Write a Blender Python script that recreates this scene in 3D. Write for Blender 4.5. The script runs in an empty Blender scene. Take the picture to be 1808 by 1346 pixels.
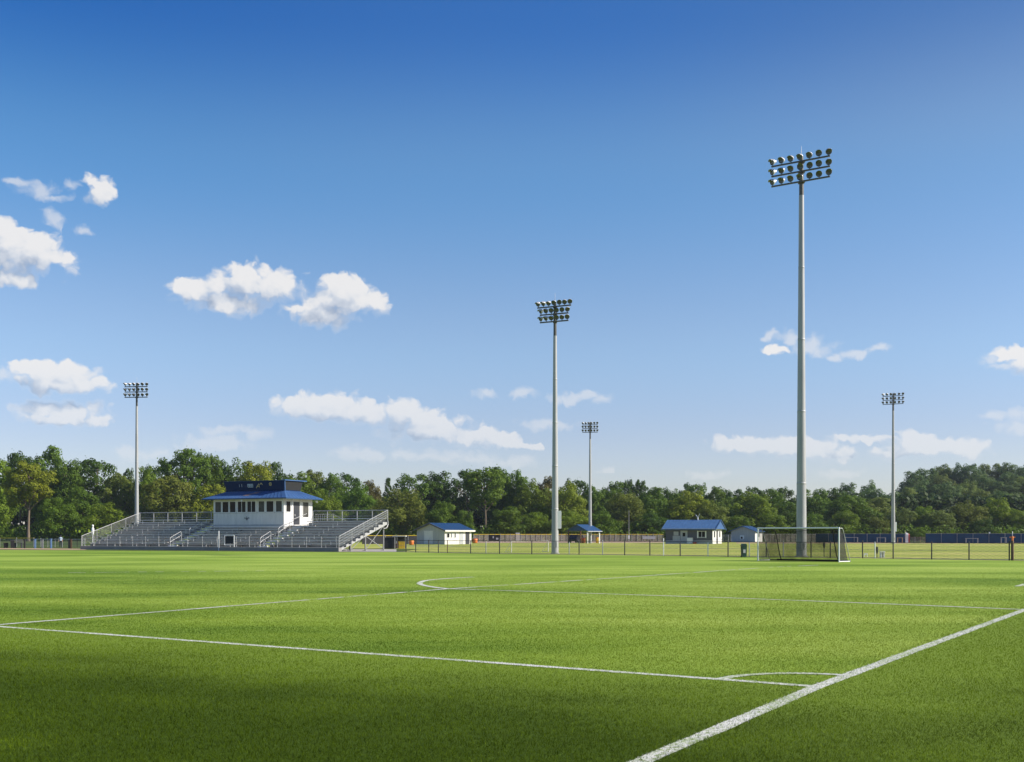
import bpy, math, random
import numpy as np
from mathutils import Vector, Matrix

random.seed(7)
rng = np.random.default_rng(11)
S = bpy.context.scene
COL = S.collection
CAMH, FPX, HOR, CX = 1.7, 1935.0, 942.0, 904.0
PI = math.pi

# ------------------------------------------------------------------ helpers
def ground_at(px, py):
    Y = CAMH * FPX / (py - HOR)
    return ((px - CX) / FPX * Y, Y)

def x_at(px, Y):
    return (px - CX) / FPX * Y

def z_at(py, Y):
    return CAMH + (HOR - py) / FPX * Y

def tag(o, label=None, cat=None, group=None, kind=None):
    if label: o['label'] = label
    if cat: o['category'] = cat
    if group: o['group'] = group
    if kind: o['kind'] = kind
    return o

def empty(name, loc, rz=0.0, label=None, cat=None, group=None):
    o = bpy.data.objects.new(name, None)
    o.empty_display_size = 0.3
    COL.objects.link(o)
    o.location = loc
    o.rotation_euler = (0, 0, rz)
    return tag(o, label, cat, group)

class MB:
    def __init__(self):
        self.v, self.f, self.s = [], [], []
    def add(self, vs, fs, smooth=False):
        n = len(self.v)
        self.v += [tuple(p) for p in vs]
        for f in fs:
            self.f.append(tuple(i + n for i in f))
            self.s.append(smooth)
        return self
    def box(self, x0, x1, y0, y1, z0, z1):
        vs = [(x0,y0,z0),(x1,y0,z0),(x1,y1,z0),(x0,y1,z0),(x0,y0,z1),(x1,y0,z1),(x1,y1,z1),(x0,y1,z1)]
        return self.add(vs, [(0,3,2,1),(4,5,6,7),(0,1,5,4),(1,2,6,5),(2,3,7,6),(3,0,4,7)])
    def tube(self, a, b, r, r2=None, n=8, caps=True):
        a, b = Vector(a), Vector(b)
        r2 = r if r2 is None else r2
        d = (b - a)
        if d.length < 1e-6: return self
        d.normalize()
        up = Vector((0,0,1)) if abs(d.z) < 0.95 else Vector((1,0,0))
        s = d.cross(up).normalized(); t = s.cross(d)
        vs = []
        for c, rr in ((a, r), (b, r2)):
            for k in range(n):
                w = 2*PI*k/n
                vs.append(c + s*math.cos(w)*rr + t*math.sin(w)*rr)
        fs = [(k, (k+1) % n, n+(k+1) % n, n+k) for k in range(n)]
        self.add(vs, fs, True)
        if caps:
            self.add(vs[:n], [tuple(range(n))]); self.add(vs[n:], [tuple(range(n))[::-1]])
        return self
    def path(self, pts, r, n=6):
        for a, b in zip(pts[:-1], pts[1:]):
            self.tube(a, b, r, n=n)
        return self
    def bar(self, a, b, w, h):
        a, b = Vector(a), Vector(b)
        d = (b-a).normalized()
        up = Vector((0,0,1)) if abs(d.z) < 0.95 else Vector((0,1,0))
        s = d.cross(up).normalized()*w/2; t = s.cross(d).normalized()*h/2
        vs = [a-s-t,a+s-t,a+s+t,a-s+t,b-s-t,b+s-t,b+s+t,b-s+t]
        return self.add(vs, [(0,1,2,3),(7,6,5,4),(0,4,5,1),(1,5,6,2),(2,6,7,3),(3,7,4,0)])
    def lathe(self, prof, n=16, c=(0,0,0), axis=None):
        # prof: list of (r, z)
        M = Matrix.Identity(3) if axis is None else Vector((0,0,1)).rotation_difference(Vector(axis)).to_matrix()
        c = Vector(c); vs = []; fs = []
        for r, z in prof:
            for k in range(n):
                w = 2*PI*k/n
                vs.append(c + M @ Vector((r*math.cos(w), r*math.sin(w), z)))
        for j in range(len(prof)-1):
            for k in range(n):
                fs.append((j*n+k, j*n+(k+1) % n, (j+1)*n+(k+1) % n, (j+1)*n+k))
        self.add(vs, fs, True)
        return self
    def prism(self, poly, ax, a0, a1):
        # poly: 2-D outline; ax: axis along which it is extruded ('x','y','z')
        def P(p, w):
            return {'x': (w, p[0], p[1]), 'y': (p[0], w, p[1]), 'z': (p[0], p[1], w)}[ax]
        n = len(poly)
        vs = [P(p, a0) for p in poly] + [P(p, a1) for p in poly]
        fs = [tuple(range(n)), tuple(range(n, 2*n))[::-1]]
        fs += [(k, n+k, n+(k+1) % n, (k+1) % n) for k in range(n)]
        return self.add(vs, fs)
    def quad(self, a, b, c, d):
        return self.add([a,b,c,d], [(0,1,2,3)])
    def build(self, name, mat, parent=None, label=None):
        me = bpy.data.meshes.new(name)
        me.from_pydata(self.v, [], self.f)
        me.polygons.foreach_set('use_smooth', self.s)
        me.update()
        import bmesh
        bm = bmesh.new(); bm.from_mesh(me)
        bmesh.ops.recalc_face_normals(bm, faces=bm.faces)
        bm.to_mesh(me); bm.free()
        if mat is not None: me.materials.append(mat)
        o = bpy.data.objects.new(name, me)
        COL.objects.link(o)
        if parent is not None: o.parent = parent
        if label: o['label'] = label
        return o

def np_mesh(name, verts, faces, mats, mat_idx=None, parent=None, attr=None):
    verts = np.asarray(verts, np.float32); faces = np.asarray(faces, np.int32)
    k = faces.shape[1]; n = len(faces)
    me = bpy.data.meshes.new(name)
    me.vertices.add(len(verts)); me.vertices.foreach_set('co', verts.ravel())
    me.loops.add(n*k); me.loops.foreach_set('vertex_index', faces.ravel())
    me.polygons.add(n)
    me.polygons.foreach_set('loop_start', np.arange(0, n*k, k, dtype=np.int32))
    me.polygons.foreach_set('loop_total', np.full(n, k, np.int32))
    for m in mats: me.materials.append(m)
    if mat_idx is not None: me.polygons.foreach_set('material_index', np.asarray(mat_idx, np.int32))
    if attr is not None:
        a = me.attributes.new('tone', 'FLOAT', 'FACE'); a.data.foreach_set('value', np.asarray(attr, np.float32))
    me.update(calc_edges=True)
    o = bpy.data.objects.new(name, me)
    COL.objects.link(o)
    if parent is not None: o.parent = parent
    return o

def copy_tree(o, parent=None):
    c = o.copy(); COL.objects.link(c)
    c.parent = parent
    for ch in list(o.children): copy_tree(ch, c)
    return c

# ------------------------------------------------------------------ materials
def new_mat(name):
    m = bpy.data.materials.new(name); m.use_nodes = True
    nt = m.node_tree
    return m, nt, nt.nodes['Principled BSDF'], nt.nodes['Material Output']

def mat(name, col, rough=0.6, metal=0.0, var=0.12, scale=3.0, bump=0.0, bscale=40.0, spec=0.4, stretch=(1,1,1)):
    m, nt, b, out = new_mat(name)
    N, L = nt.nodes, nt.links
    tc = N.new('ShaderNodeTexCoord'); mp = N.new('ShaderNodeMapping'); mp.inputs['Scale'].default_value = stretch
    L.new(tc.outputs['Object'], mp.inputs[0])
    nz = N.new('ShaderNodeTexNoise'); nz.inputs['Scale'].default_value = scale; nz.inputs['Detail'].default_value = 6; nz.inputs['Roughness'].default_value = 0.65
    L.new(mp.outputs[0], nz.inputs['Vector'])
    rmp = N.new('ShaderNodeMapRange'); rmp.inputs['From Min'].default_value = 0.25; rmp.inputs['From Max'].default_value = 0.75
    rmp.inputs['To Min'].default_value = 1-var; rmp.inputs['To Max'].default_value = 1+var
    L.new(nz.outputs['Fac'], rmp.inputs['Value'])
    mul = N.new('ShaderNodeVectorMath'); mul.operation = 'SCALE'; mul.inputs[0].default_value = col
    L.new(rmp.outputs[0], mul.inputs['Scale'])
    L.new(mul.outputs[0], b.inputs['Base Color'])
    b.inputs['Roughness'].default_value = rough; b.inputs['Metallic'].default_value = metal
    b.inputs['Specular IOR Level'].default_value = spec
    if bump:
        n2 = N.new('ShaderNodeTexNoise'); n2.inputs['Scale'].default_value = bscale; n2.inputs['Detail'].default_value = 4
        L.new(mp.outputs[0], n2.inputs['Vector'])
        bp = N.new('ShaderNodeBump'); bp.inputs['Strength'].default_value = bump; bp.inputs['Distance'].default_value = 0.02
        L.new(n2.outputs['Fac'], bp.inputs['Height']); L.new(bp.outputs[0], b.inputs['Normal'])
    return m

def mesh_mat(name, col, cover):
    # woven wire / netting finer than a pixel: part of the light passes between the strands
    m, nt, b, out = new_mat(name)
    N, L = nt.nodes, nt.links
    b.inputs['Base Color'].default_value = (*col, 1); b.inputs['Roughness'].default_value = 0.6
    tr = N.new('ShaderNodeBsdfTransparent'); mx = N.new('ShaderNodeMixShader')
    tc = N.new('ShaderNodeTexCoord'); nz = N.new('ShaderNodeTexNoise'); nz.inputs['Scale'].default_value = 1.3; nz.inputs['Detail'].default_value = 4
    L.new(tc.outputs['Object'], nz.inputs['Vector'])
    mr = N.new('ShaderNodeMapRange'); mr.inputs['From Min'].default_value = 0.3; mr.inputs['From Max'].default_value = 0.7
    mr.inputs['To Min'].default_value = cover*0.75; mr.inputs['To Max'].default_value = cover*1.25
    L.new(nz.outputs['Fac'], mr.inputs['Value']); L.new(mr.outputs[0], mx.inputs[0])
    L.new(tr.outputs[0], mx.inputs[1]); L.new(b.outputs[0], mx.inputs[2]); L.new(mx.outputs[0], out.inputs['Surface'])
    return m

def wire_mat(name, col, cell, wire):
    # diamond chain link drawn from the object's own coordinates (local x/y along, z up)
    m, nt, b, out = new_mat(name)
    N, L = nt.nodes, nt.links
    b.inputs['Base Color'].default_value = (*col, 1); b.inputs['Roughness'].default_value = 0.45; b.inputs['Metallic'].default_value = 0.3
    tc = N.new('ShaderNodeTexCoord'); sp = N.new('ShaderNodeSeparateXYZ'); L.new(tc.outputs['Object'], sp.inputs[0])
    xy = N.new('ShaderNodeMath'); xy.operation = 'ADD'; L.new(sp.outputs[0], xy.inputs[0]); L.new(sp.outputs[1], xy.inputs[1])
    facs = []
    for op in ('ADD', 'SUBTRACT'):
        a = N.new('ShaderNodeMath'); a.operation = op; L.new(xy.outputs[0], a.inputs[0]); L.new(sp.outputs[2], a.inputs[1])
        w = N.new('ShaderNodeMath'); w.operation = 'PINGPONG'; L.new(a.outputs[0], w.inputs[0]); w.inputs[1].default_value = cell
        c = N.new('ShaderNodeMath'); c.operation = 'LESS_THAN'; L.new(w.outputs[0], c.inputs[0]); c.inputs[1].default_value = wire
        facs.append(c)
    mx2 = N.new('ShaderNodeMath'); mx2.operation = 'MAXIMUM'; L.new(facs[0].outputs[0], mx2.inputs[0]); L.new(facs[1].outputs[0], mx2.inputs[1])
    tr = N.new('ShaderNodeBsdfTransparent'); mx = N.new('ShaderNodeMixShader')
    L.new(mx2.outputs[0], mx.inputs[0]); L.new(tr.outputs[0], mx.inputs[1]); L.new(b.outputs[0], mx.inputs[2]); L.new(mx.outputs[0], out.inputs['Surface'])
    return m

M = {}
M['white'] = mat('white_paint', (0.68,0.66,0.63), 0.6, var=0.14, scale=1.1, bump=0.1, stretch=(2.5,2.5,0.5))
M['trim'] = mat('white_trim', (0.78,0.78,0.77), 0.5, var=0.04)
M['cream'] = mat('cream_siding', (0.68,0.65,0.59), 0.6, var=0.13, stretch=(2.5,2.5,0.5))
M['greywall'] = mat('grey_block', (0.40,0.41,0.41), 0.8, var=0.12, scale=2.0, bump=0.2)
M['lightgrey'] = mat('pale_grey_siding', (0.42,0.42,0.42), 0.7, var=0.13, scale=1.5, stretch=(2.5,2.5,0.5))
M['darkwall'] = mat('charcoal_siding', (0.10,0.10,0.115), 0.8, var=0.15)
M['blueroof'] = mat('blue_metal_roof', (0.042,0.104,0.25), 0.5, 0.0, var=0.24, scale=1.3, stretch=(3,1,1))
M['huroof'] = mat('faded_blue_roof', (0.060,0.135,0.27), 0.5, 0.0, var=0.26, scale=1.3, stretch=(3,1,1))
M['navyroof'] = mat('navy_roof', (0.016,0.055,0.135), 0.45, var=0.12, scale=1.5)
M['navy'] = mat('navy_sign_band', (0.004,0.020,0.075), 0.6, var=0.15, spec=0.15)
M['bluefence'] = mat('blue_windscreen', (0.004,0.040,0.100), 0.75, var=0.4, scale=0.5)
M['black'] = mat('black_panel', (0.012,0.012,0.013), 0.6, var=0.3)
M['darkfabric'] = mat('dark_screen', (0.035,0.035,0.04), 0.85, var=0.4, scale=2)
M['alu'] = mat('aluminium_plank', (0.60,0.585,0.56), 0.42, 0.5, var=0.18, scale=1.0, stretch=(0.6,4,4))
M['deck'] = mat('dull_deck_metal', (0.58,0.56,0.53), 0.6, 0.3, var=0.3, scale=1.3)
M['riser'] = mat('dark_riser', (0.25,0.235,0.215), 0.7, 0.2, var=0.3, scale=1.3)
M['galv'] = mat('galvanised_tube', (0.43,0.425,0.415), 0.4, 0.25, var=0.1)
M['steel'] = mat('galvanised_pole', (0.37,0.37,0.37), 0.5, 0.15, var=0.20, scale=0.9, stretch=(3,3,0.35))
M['polehead'] = mat('bronze_pole_top', (0.10,0.095,0.085), 0.5, 0.3, var=0.25)
M['housing'] = mat('lamp_housing', (0.66,0.65,0.63), 0.35, 0.35, var=0.05)
M['lens'] = mat('lamp_glass', (0.085,0.082,0.074), 0.22, 0.0, var=0.25, spec=0.6)
M['concrete'] = mat('concrete', (0.36,0.33,0.30), 0.9, var=0.15, scale=1.0, bump=0.2)
M['skirt'] = mat('grey_concrete', (0.27,0.255,0.235), 0.9, var=0.2, scale=0.8)
M['sand'] = mat('sandy_dirt', (0.42,0.29,0.17), 0.95, var=0.22, scale=0.15, bump=0.2)
M['clay'] = mat('red_clay', (0.40,0.27,0.19), 0.95, var=0.2, scale=0.15)
M['verge'] = mat('brown_verge', (0.20,0.14,0.075), 0.95, var=0.4, scale=0.6)
M['fencepost'] = mat('dark_post', (0.045,0.042,0.040), 0.6, 0.2, var=0.3)
M['greypost'] = mat('grey_post', (0.33,0.33,0.33), 0.5, 0.4, var=0.15)
M['whitepost'] = mat('white_post', (0.74,0.74,0.73), 0.4, var=0.05)
M['goal'] = mat('goal_white', (0.78,0.78,0.77), 0.35, var=0.04)
M['wire'] = wire_mat('chain_link', (0.16,0.16,0.15), 0.05, 0.0035)
M['backwire'] = mesh_mat('guard_mesh', (0.22,0.23,0.22), 0.22)
M['farwire'] = mesh_mat('weathered_windscreen', (0.27,0.235,0.19), 0.55)
M['leftwire'] = mesh_mat('old_fence_mesh', (0.40,0.37,0.28), 0.33)
M['net'] = mesh_mat('black_goal_net', (0.010,0.010,0.009), 0.58)
M['rope'] = mat('black_rope', (0.012,0.012,0.011), 0.8)
M['glass'] = mat('dark_window', (0.022,0.020,0.017), 0.12, 0.0, var=0.5, scale=0.7, spec=0.09)
M['glass2'] = mat('blind_window', (0.075,0.072,0.064), 0.25, 0.0, var=0.5, scale=1.5, spec=0.12)
M['doorgrey'] = mat('grey_door', (0.035,0.036,0.042), 0.5, var=0.1)
M['yellow'] = mat('yellow_plastic', (0.75,0.46,0.02), 0.5, var=0.15)
M['yellowcap'] = mat('yellow_fence_cap', (0.62,0.44,0.03), 0.5, var=0.15)
M['orange'] = mat('orange_plastic', (0.72,0.19,0.03), 0.5, var=0.15)
M['red'] = mat('red_cloth', (0.42,0.05,0.04), 0.7, var=0.15)
M['greenbin'] = mat('dark_green_plastic', (0.010,0.045,0.028), 0.45, var=0.2)
M['brownpost'] = mat('brown_wood', (0.13,0.075,0.04), 0.8, var=0.25)
M['bluepost'] = mat('blue_post', (0.16,0.27,0.48), 0.5, var=0.1)
M['gold'] = mat('gold_mark', (0.55,0.42,0.20), 0.6)
M['palemark'] = mat('pale_mark', (0.55,0.60,0.68), 0.6)
M['darkmark'] = mat('dark_mark', (0.10,0.09,0.09), 0.6)
M['carpaint'] = mat('dark_car_paint', (0.018,0.018,0.022), 0.25, 0.2, var=0.1)
M['tyre'] = mat('rubber', (0.015,0.015,0.015), 0.85)
M['skin'] = mat('skin', (0.45,0.27,0.19), 0.6)
M['cloth'] = mat('pale_blue_cloth', (0.42,0.50,0.60), 0.85)
M['trouser'] = mat('dark_trousers', (0.02,0.022,0.03), 0.85)
M['hair'] = mat('dark_hair', (0.012,0.010,0.009), 0.7)
M['bark'] = mat('bark', (0.16,0.12,0.085), 0.9, var=0.3, scale=2.0, stretch=(4,4,0.6))

def line_paint():
    m, nt, b, out = new_mat('line_paint')
    N, L = nt.nodes, nt.links
    tc = N.new('ShaderNodeTexCoord'); nz = N.new('ShaderNodeTexNoise'); nz.inputs['Scale'].default_value = 22; nz.inputs['Detail'].default_value = 5
    L.new(tc.outputs['Object'], nz.inputs['Vector'])
    n2 = N.new('ShaderNodeTexNoise'); n2.inputs['Scale'].default_value = 0.55; n2.inputs['Detail'].default_value = 3
    L.new(tc.outputs['Object'], n2.inputs['Vector'])
    ad = N.new('ShaderNodeMath'); ad.operation = 'MULTIPLY_ADD'; L.new(n2.outputs['Fac'], ad.inputs[0]); ad.inputs[1].default_value = 0.55; L.new(nz.outputs['Fac'], ad.inputs[2])
    mr = N.new('ShaderNodeMapRange'); mr.inputs['From Min'].default_value = 0.60; mr.inputs['From Max'].default_value = 0.84
    L.new(ad.outputs[0], mr.inputs['Value'])
    mx = N.new('ShaderNodeMix'); mx.data_type = 'RGBA'
    mx.inputs['A'].default_value = (0.22,0.30,0.08,1); mx.inputs['B'].default_value = (0.62,0.61,0.56,1)
    L.new(mr.outputs[0], mx.inputs['Factor']); L.new(mx.outputs['Result'], b.inputs['Base Color'])
    b.inputs['Roughness'].default_value = 0.9; b.inputs['Specular IOR Level'].default_value = 0.1
    return m
M['line'] = line_paint()

def turf(name, cols, big, streak, blade=False, fine=0.22, edge=False):
    # mown grass: cols = dark, mid, light; patches (wear, mowing) plus fine tufts
    m, nt, b, out = new_mat(name)
    N, L = nt.nodes, nt.links
    geo = N.new('ShaderNodeNewGeometry')
    def noise(sc, mapscale=(1,1,1), rot=0.0, det=4, rough=0.6):
        mp = N.new('ShaderNodeMapping'); mp.inputs['Scale'].default_value = mapscale; mp.inputs['Rotation'].default_value = (0,0,rot)
        L.new(geo.outputs['Position'], mp.inputs[0])
        n = N.new('ShaderNodeTexNoise'); n.inputs['Scale'].default_value = sc; n.inputs['Detail'].default_value = det; n.inputs['Roughness'].default_value = rough
        L.new(mp.outputs[0], n.inputs['Vector'])
        return n.outputs['Fac']
    a = noise(big, (1,1,0), 0.3, 3)
    s = noise(streak, (0.35,1.0,0), -0.35, 4)
    f = noise(9.0, (1,1,0.3), 0.0, 6, 0.75)
    def lin(x, k, y=None, c=0.0):
        n = N.new('ShaderNodeMath'); n.operation = 'MULTIPLY_ADD'
        L.new(x, n.inputs[0]); n.inputs[1].default_value = k
        if y is None: n.inputs[2].default_value = c
        else: L.new(y, n.inputs[2])
        return n.outputs[0]
    v = lin(a, 0.8, None, -0.225)
    v = lin(s, 0.7 if edge else 2.0, v)
    v = lin(f, fine, v)
    off = N.new('ShaderNodeMath'); off.operation = 'ADD'; L.new(v, off.inputs[0]); off.inputs[1].default_value = (-0.025 if edge else -0.675)-0.5*fine
    if blade:
        at = N.new('ShaderNodeAttribute'); at.attribute_name = 'tone'
        o2 = N.new('ShaderNodeMath'); o2.operation = 'ADD'; L.new(off.outputs[0], o2.inputs[0]); L.new(at.outputs['Fac'], o2.inputs[1]); off = o2
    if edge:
        # painted foreground shade: the colour darkens over a few metres beyond the lines
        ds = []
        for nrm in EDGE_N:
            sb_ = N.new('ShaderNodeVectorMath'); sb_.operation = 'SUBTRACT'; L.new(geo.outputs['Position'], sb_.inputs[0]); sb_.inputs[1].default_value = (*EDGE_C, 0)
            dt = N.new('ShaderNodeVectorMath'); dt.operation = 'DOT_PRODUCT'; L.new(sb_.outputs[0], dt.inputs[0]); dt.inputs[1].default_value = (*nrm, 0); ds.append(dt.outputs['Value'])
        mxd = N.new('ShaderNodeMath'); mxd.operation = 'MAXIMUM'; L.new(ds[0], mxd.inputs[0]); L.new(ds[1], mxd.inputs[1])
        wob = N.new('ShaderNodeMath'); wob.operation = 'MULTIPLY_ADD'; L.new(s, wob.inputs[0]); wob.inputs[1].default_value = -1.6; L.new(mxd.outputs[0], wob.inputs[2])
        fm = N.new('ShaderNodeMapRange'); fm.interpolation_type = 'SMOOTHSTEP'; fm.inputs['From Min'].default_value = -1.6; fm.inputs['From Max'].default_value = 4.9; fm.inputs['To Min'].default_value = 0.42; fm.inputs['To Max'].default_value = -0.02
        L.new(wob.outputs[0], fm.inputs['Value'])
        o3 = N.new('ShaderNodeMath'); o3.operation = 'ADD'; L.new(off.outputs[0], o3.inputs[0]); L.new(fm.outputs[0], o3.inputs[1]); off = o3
    cr = N.new('ShaderNodeValToRGB'); e = cr.color_ramp.elements
    e[0].position = 0.18; e[0].color = (*cols[0], 1)
    e[1].position = 0.82; e[1].color = (*cols[2], 1)
    k = e.new(0.5); k.color = (*cols[1], 1)
    L.new(off.outputs[0], cr.inputs[0])
    if blade:
        b.inputs['Roughness'].default_value = 0.6; b.inputs['Specular IOR Level'].default_value = 0.05
        nv = N.new('ShaderNodeVectorMath'); nv.operation = 'MULTIPLY_ADD'; L.new(geo.outputs['Normal'], nv.inputs[0]); nv.inputs[1].default_value = (0.45,0.45,0.45); nv.inputs[2].default_value = (0,0,0.6)
        nn = N.new('ShaderNodeVectorMath'); nn.operation = 'NORMALIZE'; L.new(nv.outputs[0], nn.inputs[0]); L.new(nn.outputs[0], b.inputs['Normal'])
        L.new(cr.outputs[0], b.inputs['Base Color'])
        tl = N.new('ShaderNodeBsdfTranslucent'); L.new(cr.outputs[0], tl.inputs['Color'])
        mx = N.new('ShaderNodeMixShader'); mx.inputs[0].default_value = 0.25
        L.new(b.outputs[0], mx.inputs[1]); L.new(tl.outputs[0], mx.inputs[2]); L.new(mx.outputs[0], out.inputs['Surface'])
    else:
        L.new(cr.outputs[0], b.inputs['Base Color'])
        b.inputs['Roughness'].default_value = 0.9; b.inputs['Specular IOR Level'].default_value = 0.1
        bp = N.new('ShaderNodeBump'); bp.inputs['Strength'].default_value = 0.9; bp.inputs['Distance'].default_value = 0.04
        L.new(f, bp.inputs['Height']); L.new(bp.outputs[0], b.inputs['Normal'])
    return m
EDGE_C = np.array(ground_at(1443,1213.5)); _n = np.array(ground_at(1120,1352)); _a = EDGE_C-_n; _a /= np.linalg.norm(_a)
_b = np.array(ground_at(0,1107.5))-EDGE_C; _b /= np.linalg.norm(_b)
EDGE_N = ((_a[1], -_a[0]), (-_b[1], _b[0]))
TURF = ((0.128,0.215,0.020), (0.238,0.340,0.043), (0.340,0.432,0.080))
M['turf'] = turf('mown_turf', TURF, 0.05, 0.16)
M['shadeturf'] = turf('shade_turf', ((0.055,0.096,0.006),(0.064,0.106,0.008),(0.185,0.268,0.032)), 0.05, 0.16, edge=True)  # run-off sheet: grass colours darkened to stand in for foreground shade
M['farturf'] = turf('dry_turf', ((0.23,0.275,0.042),(0.325,0.36,0.07),(0.44,0.41,0.12)), 0.03, 0.09)
M['ground'] = turf('rough_meadow', ((0.05,0.08,0.015),(0.08,0.11,0.02),(0.12,0.14,0.03)), 0.03, 0.08)
M['blade'] = turf('grass_blade', ((0.058,0.118,0.005), (0.150,0.232,0.011), (0.255,0.336,0.028)), 0.05, 0.16, blade=True, fine=0.0)
M['shadeblade'] = turf('shade_blade', ((0.046,0.080,0.002), (0.054,0.090,0.003), (0.150,0.228,0.010)), 0.05, 0.16, blade=True, fine=0.0, edge=True)  # run-off blades: the same foreground shade put into their colour
M['lineblade'] = mat('painted_blade', (0.62,0.61,0.56), 0.8, var=0.15, scale=8)

def leaf_material():
    m, nt, b, out = new_mat('foliage')
    N, L = nt.nodes, nt.links
    oi = N.new('ShaderNodeObjectInfo'); at = N.new('ShaderNodeAttribute'); at.attribute_name = 'tone'
    hs = N.new('ShaderNodeHueSaturation')
    L.new(oi.outputs['Color'], hs.inputs['Color'])
    mr = N.new('ShaderNodeMapRange'); mr.inputs['To Min'].default_value = 0.68; mr.inputs['To Max'].default_value = 1.55
    L.new(at.outputs['Fac'], mr.inputs['Value']); L.new(mr.outputs[0], hs.inputs['Value'])
    mh = N.new('ShaderNodeMapRange'); mh.inputs['To Min'].default_value = 0.515; mh.inputs['To Max'].default_value = 0.478
    L.new(at.outputs['Fac'], mh.inputs['Value']); L.new(mh.outputs[0], hs.inputs['Hue'])
    L.new(hs.outputs[0], b.inputs['Base Color'])
    b.inputs['Roughness'].default_value = 0.6; b.inputs['Specular IOR Level'].default_value = 0.2
    tl = N.new('ShaderNodeBsdfTranslucent'); L.new(hs.outputs[0], tl.inputs['Color'])
    mx = N.new('ShaderNodeMixShader'); mx.inputs[0].default_value = 0.40
    L.new(b.outputs[0], mx.inputs[1]); L.new(tl.outputs[0], mx.inputs[2]); L.new(mx.outputs[0], out.inputs['Surface'])
    return m
M['leaf'] = leaf_material()

# ------------------------------------------------------------------ camera, sun, sky
cam = bpy.data.cameras.new('camera'); cam.sensor_width = 36; cam.lens = 36*FPX/1808
cam.shift_y = (HOR-673)/1808; cam.clip_end = 8000; cam.clip_start = 0.1
co = bpy.data.objects.new('camera', cam); COL.objects.link(co)
co.location = (0,0,CAMH); co.rotation_euler = (PI/2,0,0)
S.camera = co

SUN_AZ, SUN_EL = math.radians(97), math.radians(33)      # azimuth clockwise from +Y
sd = Vector((math.cos(SUN_EL)*math.sin(SUN_AZ), math.cos(SUN_EL)*math.cos(SUN_AZ), math.sin(SUN_EL)))
sun = bpy.data.lights.new('sun', 'SUN'); sun.energy = 4.6; sun.angle = math.radians(0.5); sun.color = (1.0,0.93,0.82)
so = bpy.data.objects.new('sun', sun); COL.objects.link(so)
so.rotation_euler = (-sd).to_track_quat('-Z', 'Y').to_euler(); so.location = (60,-10,60)

CLOUDS = []   # px, py, rx, ry
def cl(*a): CLOUDS.append(a)
# upper left wisps and puff
cl(32,320,19,6,.35); cl(70,333,32,9,.3); cl(98,345,22,7,.35); cl(177,326,20,15); cl(176,345,22,16); cl(130,330,13,9,.3); cl(86,385,17,13,.35); cl(150,412,11,7,.5)
# big cloud at left edge
cl(6,415,36,24); cl(18,438,54,32); cl(58,438,38,25); cl(88,458,34,15); cl(40,456,60,22); cl(-10,462,54,22); cl(5,492,22,12); cl(38,491,22,9)
# pair in the centre left
cl(345,512,40,20); cl(385,505,36,18); cl(432,490,34,26); cl(450,508,46,24); cl(490,505,30,24); cl(395,533,52,16); cl(415,540,36,14)
cl(600,515,44,26); cl(640,530,44,26); cl(575,530,50,20); cl(575,560,50,16); cl(530,545,30,9)
cl(258,526,10,9,.45)
# left middle two
cl(72,652,44,15); cl(112,660,46,18); cl(150,678,34,13); cl(105,680,54,12); cl(8,668,14,14,.45)
cl(72,720,42,13); cl(118,724,46,14); cl(165,742,34,9); cl(105,740,54,9); cl(28,718,18,9,.3)
# long band at centre
cl(530,712,42,16); cl(585,710,44,20); cl(630,728,44,16); cl(652,738,26,10); cl(560,724,60,13)
cl(715,728,36,18); cl(745,738,42,20); cl(785,752,46,19); cl(840,770,40,14); cl(760,760,70,16); cl(880,778,36,11); cl(930,788,36,6)
cl(853,692,15,7,.15); cl(920,697,16,6,.45); cl(1020,703,44,8,.35); cl(968,748,44,9,.35)
cl(620,800,30,10,.15); cl(660,802,26,8,.15); cl(722,803,22,10,.2); cl(780,808,40,10,.2); cl(840,812,46,10,.2); cl(890,815,44,9,.2)
cl(390,760,26,8,.25); cl(455,762,28,9,.15); cl(370,785,44,13,.2); cl(405,788,26,12,.2); cl(240,803,40,10,.3); cl(215,798,16,8,.3)
# right
cl(1400,598,20,11,.2); cl(1437,610,26,15,.05); cl(1425,620,26,9,.2); cl(1360,592,12,7,.4); cl(1370,620,16,7); cl(1512,624,26,8,.2); cl(1478,629,12,6,.3); cl(1552,615,14,6,.4)
cl(1782,628,26,12); cl(1747,634,16,8,.1); cl(1815,632,28,16); cl(1775,646,24,6,.2)
cl(1320,782,48,12); cl(1380,784,52,16); cl(1435,790,36,18); cl(1280,778,24,10); cl(1485,802,26,9)
cl(1520,776,40,7); cl(1608,780,26,16); cl(1660,788,48,14); cl(1710,796,34,11); cl(1630,796,70,10)
cl(1785,730,30,9,.15); cl(1752,735,18,6,.2); cl(1800,752,36,10,.1); cl(1240,838,40,8,.45); cl(1090,835,30,8,.45); cl(1480,835,30,6,.45)

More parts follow.
